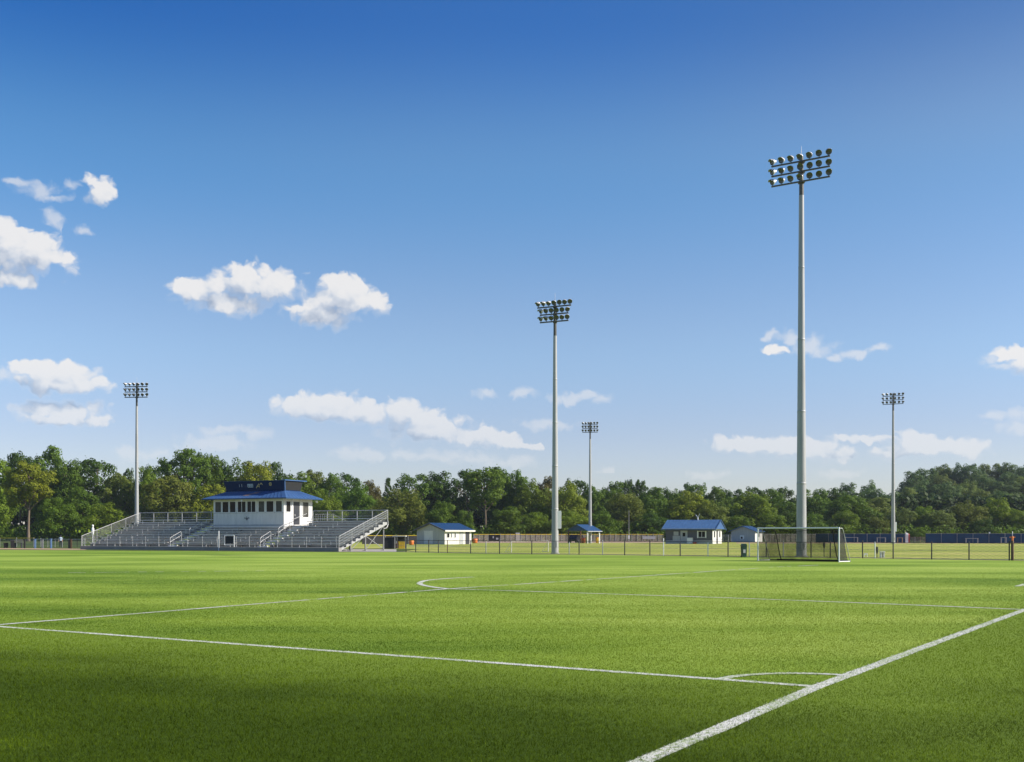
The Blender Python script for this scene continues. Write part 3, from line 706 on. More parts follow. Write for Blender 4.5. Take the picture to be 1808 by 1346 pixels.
# ------------------------------------------------------------------ floodlight poles
def make_lamp():
    h = MB(); prof = [(0.0,-0.34),(0.07,-0.34),(0.10,-0.30),(0.11,-0.20),(0.17,-0.12),(0.235,0.0),(0.25,0.10),(0.24,0.10)]
    h.lathe(prof, 18)
    l = MB(); l.lathe([(0.0,0.03),(0.10,0.035),(0.19,0.06),(0.238,0.095)], 18)
    v = MB()
    n = 9; pts = []
    for k in range(n):
        w = PI*0.12+PI*0.76*k/(n-1)
        pts.append((0.25*math.cos(w), 0.25*math.sin(w)))
    vs = [(x, y, 0.095) for x, y in pts]+[(x*1.02, y*1.02, 0.24+0.04*math.sin(PI*i/(n-1))) for i, (x, y) in enumerate(pts)]
    v.add(vs, [(i, i+1, n+i+1, n+i) for i in range(n-1)], True)
    return h, l, v
HB, LB, VB = make_lamp()
PRO = {}
def flood_pole(px, base_y, top_y, rows, yaw, label, arm_w, box=None, r0=0.34, xoff=0.0, bury=0.0, tilt=0.32, Y=None, dz=0.74, ls=0.93):
    if Y is None: X, Y = ground_at(px, base_y)
    else: X = x_at(px, Y)
    H = z_at(top_y, Y)
    root = empty('floodlight_pole', (X, Y, 0), 0, label, 'floodlight', 'floodlight poles around the pitch')
    p = MB(); rt = r0*0.42
    p.lathe([(r0*1.25,0.0),(r0*1.25,0.06)], 20); p.lathe([(r0*1.25,0.06),(r0*0.9,0.062)], 20)
    segs = 5
    for k in range(segs):
        za, zb = 0.08+(H-2.9-0.08)*k/segs, 0.08+(H-2.9-0.08)*(k+1)/segs
        ra, rb = r0+(rt-r0)*za/H, r0+(rt-r0)*zb/H
        p.lathe([(ra,za),(rb*1.02,zb+0.02)], 24)
    p.build('pole', M['steel'], root)
    for k in range(1, segs):
        j_ = MB(); zj = 0.08+(H-2.98)*k/segs; rj = (r0+(rt-r0)*zj/H)*1.05; j_.lathe([(rj*0.95,zj-0.07),(rj,zj-0.06),(rj,zj+0.06),(rj*0.95,zj+0.07)], 20)
        j_.build('joint_ring', M['steel'], root)
    hp = MB(); hp.box(-0.13,0.13,-r0*1.02-0.02,-r0*0.9,0.55,1.0); hp.build('access_plate', M['greypost'], root)
    rn = rt*1.1
    t = MB(); t.lathe([(rn,H-2.9),(rn*0.85,H-0.05)], 16); t.lathe([(rn*0.85,H-0.05),(rn*0.5,H+0.05),(0.0,H+0.06)], 16); t.build('pole_top', M['polehead'], root)
    s = MB(); s.lathe([(0.018,H+0.05),(0.008,H+0.75),(0.0,H+0.76)], 6); s.build('lightning_rod', M['galv'], root)
    if box:
        q = MB(); q.box(r0*0.62, r0*0.62+0.32, -0.2, 0.14, box[0], box[1]); q.box(r0*0.62+0.32, r0*0.62+0.335, -0.17, 0.11, box[0]+0.06, box[1]-0.06)
        q.build('control_box', M['trim'], root)
    dx = Vector((math.cos(yaw), math.sin(yaw), 0)); fw = Vector((math.sin(yaw), -math.cos(yaw), 0))
    seg = arm_w/ (rows[0]-1)
    for r, n in enumerate(rows):
        z = H-0.45-r*dz
        a = MB(); half = arm_w/2*(n-1)/(rows[0]-1)+0.1
        a.bar(dx*-half+Vector((0,0,z))+fw*(rn+0.07), dx*half+Vector((0,0,z))+fw*(rn+0.07), 0.11, 0.10)
        a.box(-rn-0.03, rn+0.03, -rn-0.1, rn+0.03, z-0.07, z+0.07)
        for k in range(n):
            off = (k-(n-1)/2)*seg
            a.bar(dx*off+Vector((0,0,z+0.05))+fw*(rn+0.07), dx*off+Vector((0,0,z+0.25))+fw*(rn+0.09), 0.05, 0.05)
        a.build('crossarm', M['polehead'], root)
        for k in range(n):
            off = (k-(n-1)/2)*seg
            if abs(off) < 0.12: off += 0.0
            g_ = math.radians(-30+60*k/(n-1)+random.uniform(-13,13))
            f2 = Vector((fw.x*math.cos(g_)-fw.y*math.sin(g_), fw.x*math.sin(g_)+fw.y*math.cos(g_), -tilt-0.30*random.random()+0.08)).normalized()
            q = f2.to_track_quat('Z', 'Y')
            loc = dx*off+Vector((0,0,z+0.33))+fw*(rn+0.10)
            if 'lamp' not in PRO:
                h = HB.build('floodlight', M['housing'], root); HB_l = LB.build('lens', M['lens'], h); vv = VB.build('visor', M['housing'], h)
                PRO['lamp'] = (h.data, HB_l.data, vv.data)
            else:
                h = bpy.data.objects.new('floodlight', PRO['lamp'][0]); COL.objects.link(h); h.parent = root
                for nm, d in (('lens', PRO['lamp'][1]), ('visor', PRO['lamp'][2])):
                    c = bpy.data.objects.new(nm, d); COL.objects.link(c); c.parent = h
            h.location = loc; h.rotation_mode = 'QUATERNION'; h.rotation_quaternion = q; h.scale = (ls,ls,ls)
    return root

flood_pole(1415, 983, 276, (7,7,7), math.radians(-33), 'tallest floodlight pole, standing right behind the white goal', 4.15, None, 0.37)
flood_pole(980, 977.6, 533, (7,6,6), math.radians(-24), 'second tallest floodlight pole with white box near its base', 2.85, (2.1,3.6), 0.30, tilt=0.35, dz=0.63, ls=0.85)
flood_pole(241.5, 966, 677, (6,6,6), math.radians(-5), 'floodlight pole rising behind the left end of the bleachers', 2.75, None, 0.27, Y=137, dz=0.66, ls=0.78)
flood_pole(1042, 959.4, 746, (6,6,6), math.radians(-10), 'slim floodlight pole beside the blue canopy shelter', 2.45, None, 0.30, dz=0.64, ls=0.78)
flood_pole(1577, 960, 695, (6,6,6), math.radians(-26), 'floodlight pole in front of the blue fence at right', 3.1, (2.0,3.6), 0.33, dz=0.67, ls=0.85)

# ------------------------------------------------------------------ bleachers
F0 = Vector((*ground_at(598,974.3), 0)); F1 = Vector((*ground_at(142,970.2), 0))
du = (F1-F0); LB_LEN = du.length; du.normalize()
rz = math.atan2(-du.y, -du.x)
bl = empty('bleachers', F0, rz, 'long grey aluminium bleachers with ten rows and silver railings', 'bleachers')
Lx = LB_LEN; R, RISE, RUN = 10, 0.27, 0.78
def zf(i): return 0.36+RISE*i
def yr(i): return 0.55+RUN*i
AI = [(-22.0,-20.7),(-10.4,-9.1)]
SECT = [(-Lx+0.1,-22.0,R),(-20.7,-10.4,7),(-9.1,-0.12,R)]
k = MB()
k.box(-Lx,0.0,0.0,0.5,0.0,0.36); k.build('front_walk', M['skirt'], bl)
for (a, c, n) in SECT:
    d = MB(); r_ = MB()
    for i in range(n):
        d.box(a, c, yr(i), yr(i)+RUN-0.004, zf(i)-0.05, zf(i))
        r_.box(a, c, yr(i)+RUN-0.006+0.004, yr(i)+RUN+0.02, zf(i)+0.002, zf(i)+RISE-0.052)
        s = MB()
        s.box(a, c, yr(i)+0.42, yr(i)+0.68, zf(i)+0.385, zf(i)+0.425)
        s.box(a, c, yr(i)+0.415, yr(i)+0.42, zf(i)+0.36, zf(i)+0.42)
        x = a+0.6
        while x < c:
            s.box(x, x+0.04, yr(i)+0.56, yr(i)+0.6, zf(i), zf(i)+0.385); x += 3.1
        s.build('seat_plank', M['alu'], bl)
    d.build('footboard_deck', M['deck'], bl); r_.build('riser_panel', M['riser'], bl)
for (a, c) in AI:
    s = MB(); st = MB()
    for i in range(R if a < -15 else 8):
        st.box(a, c, yr(i), yr(i)+RUN-0.004, zf(i)-0.06, zf(i)); st.box(a+0.1, c-0.1, yr(i)+0.4, yr(i)+RUN-0.004, zf(i)+0.002, zf(i)+RISE/2)
    st.build('aisle_steps', M['deck'], bl)
    for (ya, yb) in ((0.7,2.3),(3.5,5.3)):
        h = MB(); xm = (a+c)/2
        za, zb = 0.36+(ya-0.55)/RUN*RISE, 0.36+(yb-0.55)/RUN*RISE
        for off in (0.92, 0.5):
            h.path([(xm,ya,za+off-0.15),(xm,ya+0.15,za+off),(xm,yb-0.1,zb+off),(xm,yb,zb+off-0.12)], 0.027)
        h.tube((xm,ya,za-0.05),(xm,ya,za+0.77),0.033); h.tube((xm,yb,zb-0.05),(xm,yb,zb+0.8),0.033)
        h.build('aisle_handrail', M['galv'], bl)
# front railing
for (a, c) in ((-Lx+0.2,-22.3),(-20.4,-14.6),(-12.2,-10.6),(-8.9,-0.3)):
    fr = MB(); n = max(1, round((c-a)/1.75))
    for q in range(n+1):
        x = a+(c-a)*q/n; fr.tube((x,0.08,0.3),(x,0.08,1.42),0.025)
    for z in (0.62,0.9,1.16,1.42): fr.tube((a,0.08,z),(c,0.08,z),0.016)
    fr.build('front_railing', M['galv'], bl)
gt = MB()
gt.tube((-14.3,-0.05,0.0),(-14.3,-0.05,1.95),0.05); gt.path([(-13.7,0.1,0.55),(-13.7,0.1,1.5),(-12.5,0.1,1.5),(-12.5,0.1,0.3)],0.035); gt.tube((-13.7,0.1,0.55),(-12.5,0.1,0.55),0.03)
gt.build('gate_frame', M['whitepost'], bl)
gp = MB(); gp.box(-13.62,-12.6,0.09,0.12,0.72,1.42); gp.build('gate_panel', M['darkfabric'], bl)
# end guards
yb_ = yr(R)+0.05
for xe in (-Lx+0.05, -0.05):
    e = MB()
    f_ = lambda y: 0.45+max(0,(y-0.55))/RUN*RISE
    top = lambda y: 1.42+(4.02-1.42)*(y-0.1)/(yb_-0.1)
    ys = [0.1,2.2,4.2,6.3,yb_]
    for y in ys: e.tube((xe,y,max(0,f_(y)-0.5)),(xe,y,top(y)),0.030)
    e.tube((xe,0.1,1.42),(xe,yb_,4.02),0.028)
    for q in ((0.25,0.5,0.75) if xe > -1 else ()):
        e.tube((xe,0.1,1.42-(1.42-f_(0.1))*q),(xe,yb_,4.02-(4.02-f_(yb_))*q),0.013)
    e.build('end_railing', M['galv'], bl)
    m_ = MB(); m_.quad((xe+0.03,0.1,f_(0.1)),(xe+0.03,yb_,f_(yb_)),(xe+0.03,yb_,4.0),(xe+0.03,0.1,1.4)); m_.build('guard_mesh', M['backwire'], bl)
    st = MB(); poly = [(0.5,0.12)]
    for i in range(R): poly += [(yr(i),zf(i)+0.03),(yr(i)+RUN,zf(i)+0.03)]
    poly += [(yr(R),zf(R-1)-0.2)]
    st.prism(poly, 'x', xe-0.06, xe-0.02); st.build('stringer', M['galv'], bl)
for (a, c) in ((-Lx+0.05,-20.7),(-9.2,-0.05)):
    e = MB(); n = max(1, round((c-a)/2.0))
    for q in range(n+1):
        x = a+(c-a)*q/n; e.tube((x,yb_,zf(9)-0.1),(x,yb_,4.02),0.045)
    e.tube((a,yb_,4.02),(c,yb_,4.02),0.035); e.tube((a,yb_,zf(9)+0.1),(c,yb_,zf(9)+0.1),0.025); e.tube((a,yb_,3.45),(c,yb_,3.45),0.014)
    e.build('back_railing', M['galv'], bl)
    m_ = MB(); m_.quad((a,yb_+0.03,zf(9)),(c,yb_+0.03,zf(9)),(c,yb_+0.03,4.0),(a,yb_+0.03,4.0)); m_.build('guard_mesh', M['backwire'], bl)
x = -0.35
while x > -Lx:
    sf = MB()
    for y in (2.4,4.9,8.1):
        zt = 0.36+(y-0.55)/RUN*RISE-0.12
        sf.bar((x,y,0.0),(x,y,zt),0.10,0.10); sf.box(x-0.2,x+0.2,y-0.2,y+0.2,0.0,0.05)
    sf.bar((x,0.6,0.2),(x,8.2,2.72),0.08,0.16)
    sf.bar((x+0.06,2.4,0.15),(x+0.06,4.9,1.6),0.05,0.05); sf.bar((x+0.06,4.9,0.15),(x+0.06,8.1,2.5),0.05,0.05); sf.bar((x-0.06,8.1,0.2),(x-0.06,4.9,1.5),0.05,0.05)
    sf.build('support_frame', M['fencepost'] if x < -1 else M['greypost'], bl); x -= 4.05
ld = MB(); ld.box(-11.0,-7.6,yr(7)+0.5,11.4,2.42,2.5); ld.build('landing', M['concrete'], bl)
cb = MB(); cb.path([(0.0,yb_,2.95),(0.0,yb_+0.02,2.6),(0.0,yb_-0.25,2.25),(0.0,yb_-0.8,2.15)],0.045); cb.build('end_brace', M['galv'], bl)

# ------------------------------------------------------------------ press box
pb = empty('press_box', F0, rz, 'white press box with blue hipped roof standing on the bleachers', 'press box')
U0, U1, V0, V1, ZB, ZT = -20.4, -11.1, 6.05, 10.85, 2.48, 5.36
k = MB(); k.box(U0,U1,V0,V1,1.95,ZT); k.build('wall', M['white'], pb)
k = MB()
for x in (U0+0.3,-17.3,-14.2,U1-0.3):
    for y in (V0+0.4,V1-0.4): k.bar((x,y,0),(x,y,1.95),0.25,0.25)
k.build('stilts', M['greypost'], pb)
k = MB(); k.box(U0-0.004,U1+0.004,V0-0.012,V0-0.001,3.80,3.86); k.box(U0-0.004,U1+0.004,V0-0.012,V0-0.001,ZB,ZB+0.14)
for fx in (0.33,0.5,0.71): k.box(U0+9.3*fx-0.012,U0+9.3*fx+0.012,V0-0.008,V0-0.001,ZB+0.14,3.80)
k.build('wall_trim', M['lightgrey'], pb)
# roof skirt (hipped)
EU0, EU1, EV0, EV1 = U0-0.85, U1+0.95, V0-0.85, V1+0.6
PU0, PU1, PV0, PV1 = -19.3, -11.65, 6.85, 9.5
ZE, ZP = 5.34, 6.12
k = MB()
lo = [(EU0,EV0,ZE),(EU1,EV0,ZE),(EU1,EV1,ZE),(EU0,EV1,ZE)]; hi = [(PU0,PV0,ZP),(PU1,PV0,ZP),(PU1,PV1,ZP),(PU0,PV1,ZP)]
lo2 = [(a,c,z-0.02) for a,c,z in lo]
k.add(lo+hi, [(0,1,5,4),(1,2,6,5),(2,3,7,6),(3,0,4,7),(4,5,6,7)])
k.build('roof', M['blueroof'], pb)
rb = MB()
def lerp(a, c, t): return tuple(a[i]+(c[i]-a[i])*t for i in range(3))
for s_ in range(4):
    n = 22 if s_ in (0,2) else 10
    for q in range(1, n):
        t = q/n
        A = lerp(lo[s_], lo[(s_+1)%4], t); C = lerp(hi[s_], hi[(s_+1)%4], t)
        rb.bar((A[0],A[1],A[2]+0.012),(C[0],C[1],C[2]+0.012),0.05,0.035)
rb.build('roof_seam', M['blueroof'], pb)
fa = MB()
fa.box(EU0-0.02,EU1+0.02,EV0-0.03,EV0,ZE-0.11,ZE+0.004); fa.box(EU0-0.02,EU1+0.02,EV1,EV1+0.03,ZE-0.11,ZE+0.004)
fa.box(EU0-0.03,EU0,EV0,EV1,ZE-0.11,ZE+0.004); fa.box(EU1,EU1+0.03,EV0,EV1,ZE-0.11,ZE+0.004)
fa.build('fascia', M['navyroof'], pb)
so_ = MB(); so_.box(EU0,EU1,EV0,EV1,ZE-0.06,ZE-0.022); so_.build('soffit', M['lightgrey'], pb)
sl_ = lambda y: ZE+(y-EV0)/(PV0-EV0)*(ZP-ZE)
rs = MB()
for pts in ([(-16.2,5.75),(-15.5,5.7),(-15.1,6.25),(-15.9,6.1)],[(-15.3,6.2),(-14.7,6.15),(-14.55,6.6),(-15.2,6.55)]):
    rs.add([(x,y,sl_(y)+0.035) for x,y in pts]+[(x,y,sl_(y)+0.045) for x,y in pts], [(0,1,2,3),(7,6,5,4),(0,4,5,1),(1,5,6,2),(2,6,7,3),(3,7,4,0)])
rs.build('rust_patch', mat('rusty_roof', (0.30,0.19,0.17), 0.8, var=0.5, scale=3), pb)
# parapet, leaning out at the top
pt = 7.16; k = MB()
lo = [(PU0,PV0,ZP-0.05),(PU1,PV0,ZP-0.05),(PU1,PV1,ZP-0.05),(PU0,PV1,ZP-0.05)]
hi = [(PU0-0.18,PV0-0.22,pt),(PU1+0.10,PV0-0.22,pt),(PU1+0.10,PV1+0.3,pt),(PU0-0.18,PV1+0.3,pt)]
k.add(lo+hi, [(0,1,5,4),(1,2,6,5),(2,3,7,6),(3,0,4,7),(4,5,6,7)]); k.build('sign_band', M['navy'], pb)
k = MB(); k.box(PU1-0.10,PU1+0.30,PV0-0.3,PV1+0.75,pt+0.003,pt+0.10); k.build('band_cap', M['blueroof'], pb)
k = MB(); k.box(PU0-0.20,PU1-0.11,PV0-0.24,PV0-0.16,pt+0.003,pt+0.04); k.build('band_trim', M['navyroof'], pb)
k = MB()
k.add([(PU1+0.012,PV0+0.14,ZP+0.07),(PU1+0.012,PV1-0.04,ZP+0.07),(PU1+0.112,PV1+0.22,pt-0.07),(PU1+0.105,PV0-0.02,pt-0.07),
       (PU1+0.03,PV0+0.14,ZP+0.07),(PU1+0.03,PV1-0.04,ZP+0.07),(PU1+0.13,PV1+0.22,pt-0.07),(PU1+0.123,PV0-0.02,pt-0.07)],
      [(0,1,2,3),(7,6,5,4),(0,4,5,1),(1,5,6,2),(2,6,7,3),(3,7,4,0)])
k.build('screen_panel', M['black'], pb)
k = MB(); k.bar((PU1+0.03,PV0+0.03,ZP),(PU1+0.13,PV0-0.14,pt),0.10,0.10); k.build('corner_trim', M['blueroof'], pb)
def on_band(x, z):   # point on the leaning band
    t = (z-(ZP-0.05))/(pt-ZP+0.05); return (x, PV0-0.22*t-0.012, z)
def stroke(mb, pts, wd=0.07):
    for a, c in zip(pts[:-1], pts[1:]): mb.bar(on_band(*a), on_band(*c), 0.02, wd)
k = MB(); stroke(k, [(-17.45,6.58),(-17.45,6.86)],0.05); stroke(k, [(-17.12,6.56),(-17.12,6.88)],0.07); k.build('numeral_marks', M['palemark'], pb)
k = MB()
for z in (6.56,6.70,6.84): stroke(k, [(-16.35,z),(-15.65,z)],0.07)
for x in (-16.35,-16.12,-15.88,-15.65): stroke(k, [(x,6.56),(x,6.84)],0.05)
k.build('panel_mark', M['palemark'], pb)
k = MB(); stroke(k, [(-15.25,6.45),(-15.0,6.72),(-14.85,6.88),(-14.8,6.5)],0.09); stroke(k, [(-15.15,6.58),(-14.85,6.6)],0.06); stroke(k, [(-14.75,6.78),(-14.55,6.95),(-14.4,6.78)],0.07); k.build('figure_mark', M['gold'], pb)
k = MB(); stroke(k, [(-13.35,6.68),(-13.2,6.74),(-13.2,6.92),(-13.35,6.96),(-13.48,6.9),(-13.48,6.72),(-13.35,6.68)],0.08); stroke(k, [(-13.48,6.82),(-13.2,6.82)],0.06); k.build('round_mark', M['gold'], pb)
# emblem on the wall
k = MB(); yw = V0-0.01
for a, c, wd in (((-16.25,3.28),(-15.55,3.28),0.06),((-15.9,3.02),(-15.9,3.48),0.07),((-16.2,3.36),(-15.9,3.2),0.05),((-15.6,3.36),(-15.9,3.2),0.05),((-16.05,3.16),(-15.75,3.16),0.06)):
    k.bar((a[0],yw,a[1]),(c[0],yw,c[1]),0.012,wd)
k.build('emblem', M['darkmark'], pb)
st = MB(); st.box(-16.0,-15.84,V0-0.85,V0-0.73,5.02,5.18); st.build('eave_lamp', M['trim'], pb)
st = MB(); st.box(U1+0.5,U1+0.64,V1-0.1,V1+0.06,4.98,5.14); st.build('eave_lamp', M['trim'], pb)
WN = [(0.029,0.115,0),(0.136,0.222,0),(0.243,0.324,0),(0.356,0.469,1),(0.493,0.608,1),(0.651,0.734,0),(0.762,0.86,0),(0.893,0.976,0)]
Wd = U1-U0
def window(parent, x0, x1, y, z0, z1, mull=0, side=False, bars=0):
    fr = MB(); t = 0.07
    def B(mb, a, c, za, zb, p0, p1):
        if side: mb.box(y+p0, y+p1, a, c, za, zb)
        else: mb.box(a, c, y-p1, y-p0, za, zb)
    B(fr, x0-t, x0, z0-t, z1+t, 0.002, 0.05); B(fr, x1, x1+t, z0-t, z1+t, 0.002, 0.05); B(fr, x0, x1, z1, z1+t, 0.002, 0.05); B(fr, x0, x1, z0-t, z0, 0.002, 0.07)
    for q in range(mull):
        xm = x0+(x1-x0)*(q+1)/(mull+1); B(fr, xm-0.025, xm+0.025, z0, z1, 0.010, 0.045)
    for q in range(bars):
        zm = z0+(z1-z0)*(q+1)/(bars+1); B(fr, x0, x1, zm-0.02, zm+0.02, 0.010, 0.04)
    f = fr.build('window', M['trim'], parent)
    g_ = MB(); B(g_, x0, x1, z0, z1, 0.0015, 0.008); g_.build('pane', random.choice((M['glass'], M['glass2'])), f)
for a, c, mu in WN: window(pb, U0+Wd*a, U0+Wd*c, V0, 3.92, 5.02, mu)
Ds = V1-V0
window(pb, V0+Ds*0.07, V0+Ds*0.22, U1, 3.92, 5.0, 0, True)
d = MB(); d.box(U1+0.002,U1+0.04,V0+Ds*0.33,V0+Ds*0.53,2.62,4.98); dd = d.build('door', M['doorgrey'], pb)
hdl = MB(); hdl.box(U1+0.04,U1+0.09,V0+Ds*0.35,V0+Ds*0.37,3.5,3.68); hdl.build('handle', M['galv'], dd)
window(pb, V0+Ds*0.65, V0+Ds*0.85, U1, 3.4, 4.98, 0, True)
d = MB()
for y in (V0+Ds*0.285, V0+Ds*0.57): d.box(U1+0.002,U1+0.06,y-0.07,y+0.07,ZB+0.05,ZT-0.1)
d.build('wall_post', M['trim'], pb)
rl = MB()
for y0_, y1_ in ((V0+0.2,V0+Ds*0.55),): rl.tube((U1+0.9,y0_,3.1),(U1+0.9,y1_,3.75),0.03)
rl.tube((U1+2.6,V1+0.1,2.5),(U1+2.6,V1+0.1,3.75),0.05); rl.tube((U1+0.3,V1+0.1,3.72),(U1+2.6,V1+0.1,3.72),0.03); rl.tube((U1+2.6,V1+0.1,3.7),(U1+5.0,V1+0.1,2.7),0.03)
for q in range(8): rl.tube((U1+0.4+q*0.28,V1+0.1,2.55),(U1+0.4+q*0.28,V1+0.1,3.7),0.014)
rl.build('landing_rail', M['galv'], pb)

# ------------------------------------------------------------------ huts
def hut(name, label, corner_px, base_y, yaw, W, D, hw, hr, ridge, wall, roof, over, Y=None, face=None, ribs=True, gable_mat=None, side_wall=None):
    if Y is None: X, Y = ground_at(corner_px, base_y)
    else: X = x_at(corner_px, Y)
    root = empty(name, (X, Y, 0), -yaw, label, 'hut')
    b = MB()
    if ridge == 'y':
        b.prism([(-W,0),(0,0),(0,hw),(-W/2,hr-0.05),(-W,hw)], 'y', 0, D)
    else:
        b.prism([(0,0),(D,0),(D,hw),(D/2,hr-0.05),(0,hw)], 'x', -W, 0)
    b.build('wall', wall, root)
    if side_wall:
        s = MB(); s.box(0.003, 0.025, 0.0, D, 0.0, hw-0.05); s.build('side_wall', side_wall, root)
    r = MB(); t = 0.08; rb = MB()
    n = 14
    if ridge == 'y':
        sl = (hr-hw)/(W/2); ze = hw-sl*over
        r.prism([(-W-over,ze),(-W/2,hr),(over,ze),(over,ze+t),(-W/2,hr+t),(-W-over,ze+t)], 'y', -over, D+over)
        for q in range(n+1):
            y = -over+0.05+(D+2*over-0.1)*q/n
            rb.bar((-W/2,y,hr+t+0.012),(over,y,ze+t+0.012),0.04,0.03); rb.bar((-W/2,y,hr+t+0.012),(-W-over,y,ze+t+0.012),0.04,0.03)
    else:
        sl = (hr-hw)/(D/2); ze = hw-sl*over
        r.prism([(-over,ze),(D/2,hr),(D+over,ze),(D+over,ze+t),(D/2,hr+t),(-over,ze+t)], 'x', -W-over, over)
        for q in range(n+1):
            x = -W-over+0.05+(W+2*over-0.1)*q/n
            rb.bar((x,D/2,hr+t+0.012),(x,-over,ze+t+0.012),0.04,0.03); rb.bar((x,D/2,hr+t+0.012),(x,D+over,ze+t+0.012),0.04,0.03)
    ro = r.build('roof', roof, root)
    if ribs: rb.build('roof_seam', roof, ro)
    return root, ze

# white gabled shed
h1, ze = hut('shed', 'white gabled shed with navy roof, just right of the bleachers', 785, 961.6, math.radians(36), 5.6, 6.6, 2.25, 3.25, 'y', M['lightgrey'], M['navyroof'], 0.42, side_wall=M['cream'])  # white shed: gable wall coloured grey for its shade, sunlit side paler
k = MB(); k.bar((-6.02,-0.46,ze+0.01),(-2.8,-0.46,3.26),0.06,0.2); k.bar((0.42,-0.46,ze+0.01),(-2.8,-0.46,3.26),0.06,0.2); k.build('barge_board', M['darkwall'], h1)
k = MB(); k.box(0.43,0.50,-0.42,7.02,ze-0.14,ze+0.10); k.build('fascia', M['cream'], h1)
k = MB(); k.box(-4.1,-2.3,-0.03,-0.004,0.05,2.05); k.box(-4.2,-2.2,-0.045,-0.03,2.05,2.12); k.build('roller_door', M['white'], h1)
k = MB()
for z in (0.35,0.7,1.05,1.4,1.75,2.1): k.box(-5.6,0,-0.012,-0.002,z,z+0.018)
k.build('siding_laps', M['greywall'], h1)
for a, c in ((0.5,1.1),(1.5,1.75),(2.35,2.65)): window(h1, a, c, 0.025, 1.05, 1.7, 0, True)
k = MB(); k.box(0.028,0.06,3.6,4.5,0.03,1.95); dr = k.build('door', M['greywall'], h1)
k = MB(); k.box(0.028,0.06,5.1,6.1,0.03,1.95); k.build('door', M['doorgrey'], h1)

# hut with bright blue roof
h2, ze = hut('clubhouse', 'dark walled hut with bright blue metal roof and white end', 1258, 960.7, math.radians(24), 7.75, 6.3, 2.5, 3.85, 'x', M['darkwall'], M['huroof'], 0.62, side_wall=M['white'])
k = MB(); k.prism([(-0.40,2.40),(6.7,2.40),(3.15,3.83)], 'x', 0.48, 0.56); k.build('gable_panel', M['blueroof'], h2)
k = MB(); k.bar((0.62,-0.70,ze+0.02),(0.62,3.15,3.88),0.10,0.20); k.bar((0.62,7.0,ze+0.02),(0.62,3.15,3.88),0.10,0.20); k.build('barge_board', M['navyroof'], h2)
k = MB(); k.box(-7.75,0,-0.03,-0.003,0,0.55); k.build('wall_base', M['greywall'], h2)
k = MB(); k.box(-8.3,0.6,-0.60,-0.05,ze+0.18,ze+0.22); k.build('soffit', M['cream'], h2)
k = MB(); k.box(-5.15,-4.2,-0.05,-0.032,0.05,2.05); k.box(-5.25,-5.15,-0.06,-0.032,0.05,2.15); k.box(-4.2,-4.1,-0.06,-0.032,0.05,2.15); k.box(-5.15,-4.2,-0.06,-0.032,2.05,2.15); d_ = k.build('door', M['greywall'], h2)
k = MB(); k.box(-4.9,-4.45,-0.056,-0.0505,1.2,1.8); k.build('pane', M['glass'], d_)
k = MB(); k.box(-6.55,-5.35,-0.07,-0.032,0.1,1.3); k.box(-6.4,-5.6,-0.05,-0.004,1.35,2.0); k.build('serving_hatch', M['lightgrey'], h2)
window(h2, -2.3, -1.2, 0.0, 1.1, 2.0, 1)
k = MB(); k.box(-2.5,-2.38,-0.06,-0.004,0.95,2.1); k.box(-1.12,-1.0,-0.06,-0.004,0.95,2.1); k.build('shutter', M['trim'], h2)
window(h2, 0.75, 1.6, 0.025, 1.05, 2.05, 0, True); window(h2, 4.3, 5.2, 0.025, 1.05, 2.05, 0, True)
k = MB(); k.box(0.028,0.05,2.5,3.5,0.02,2.15); k.build('door', M['doorgrey'], h2)
k = MB(); k.box(0.028,0.07,0.0,6.3,0.0,0.02); k.box(0.028,0.05,0,2.4,0.6,0.66); k.box(0.028,0.05,3.6,6.3,0.6,0.66); k.build('wall_rail', M['darkwall'], h2)
k = MB(); k.tube((-3.2,3.15,3.9),(-3.2,3.15,4.35),0.09); k.bar((-3.2,3.15,4.3),(-3.55,3.15,4.75),0.05,0.09); k.bar((-3.2,3.15,4.35),(-2.85,3.15,4.95),0.04,0.05); k.build('antenna', M['trim'], h2)
X2, Y2 = h2.location.x, h2.location.y
def near_hut(lx, ly, lz=0.0):
    c, s = math.cos(-math.radians(24)), math.sin(-math.radians(24))
    return (X2+lx*c-ly*s, Y2+lx*s+ly*c, lz)
fz = empty('freezer', near_hut(-3.55,-0.55), -math.radians(24), 'white chest box standing against the dark hut wall', 'box')
k = MB(); k.box(-0.42,0.42,-0.3,0.3,0.05,0.92); k.build('body', M['trim'], fz); k = MB(); k.box(-0.44,0.44,-0.32,0.32,0.93,1.0); k.build('lid', M['whitepost'], fz)
k = MB(); k.box(-0.36,-0.28,-0.2,0.2,0,0.05); k.box(0.28,0.36,-0.2,0.2,0,0.05); k.build('foot', M['black'], fz)
bg_ = empty('duffel_bag', near_hut(-2.75,-0.6), 0.2, 'small red and white bag on the ground beside the white box', 'bag')
k = MB(); k.lathe([(0.0,-0.32),(0.12,-0.3),(0.15,-0.2),(0.15,0.2),(0.12,0.3),(0.0,0.32)],12,(0,0,0.15),(1,0,0.0)); k.build('body', M['red'], bg_)
k = MB(); k.path([(-0.15,0,0.29),(-0.1,0,0.38),(0.1,0,0.38),(0.15,0,0.29)],0.015); k.build('handle', M['trim'], bg_)

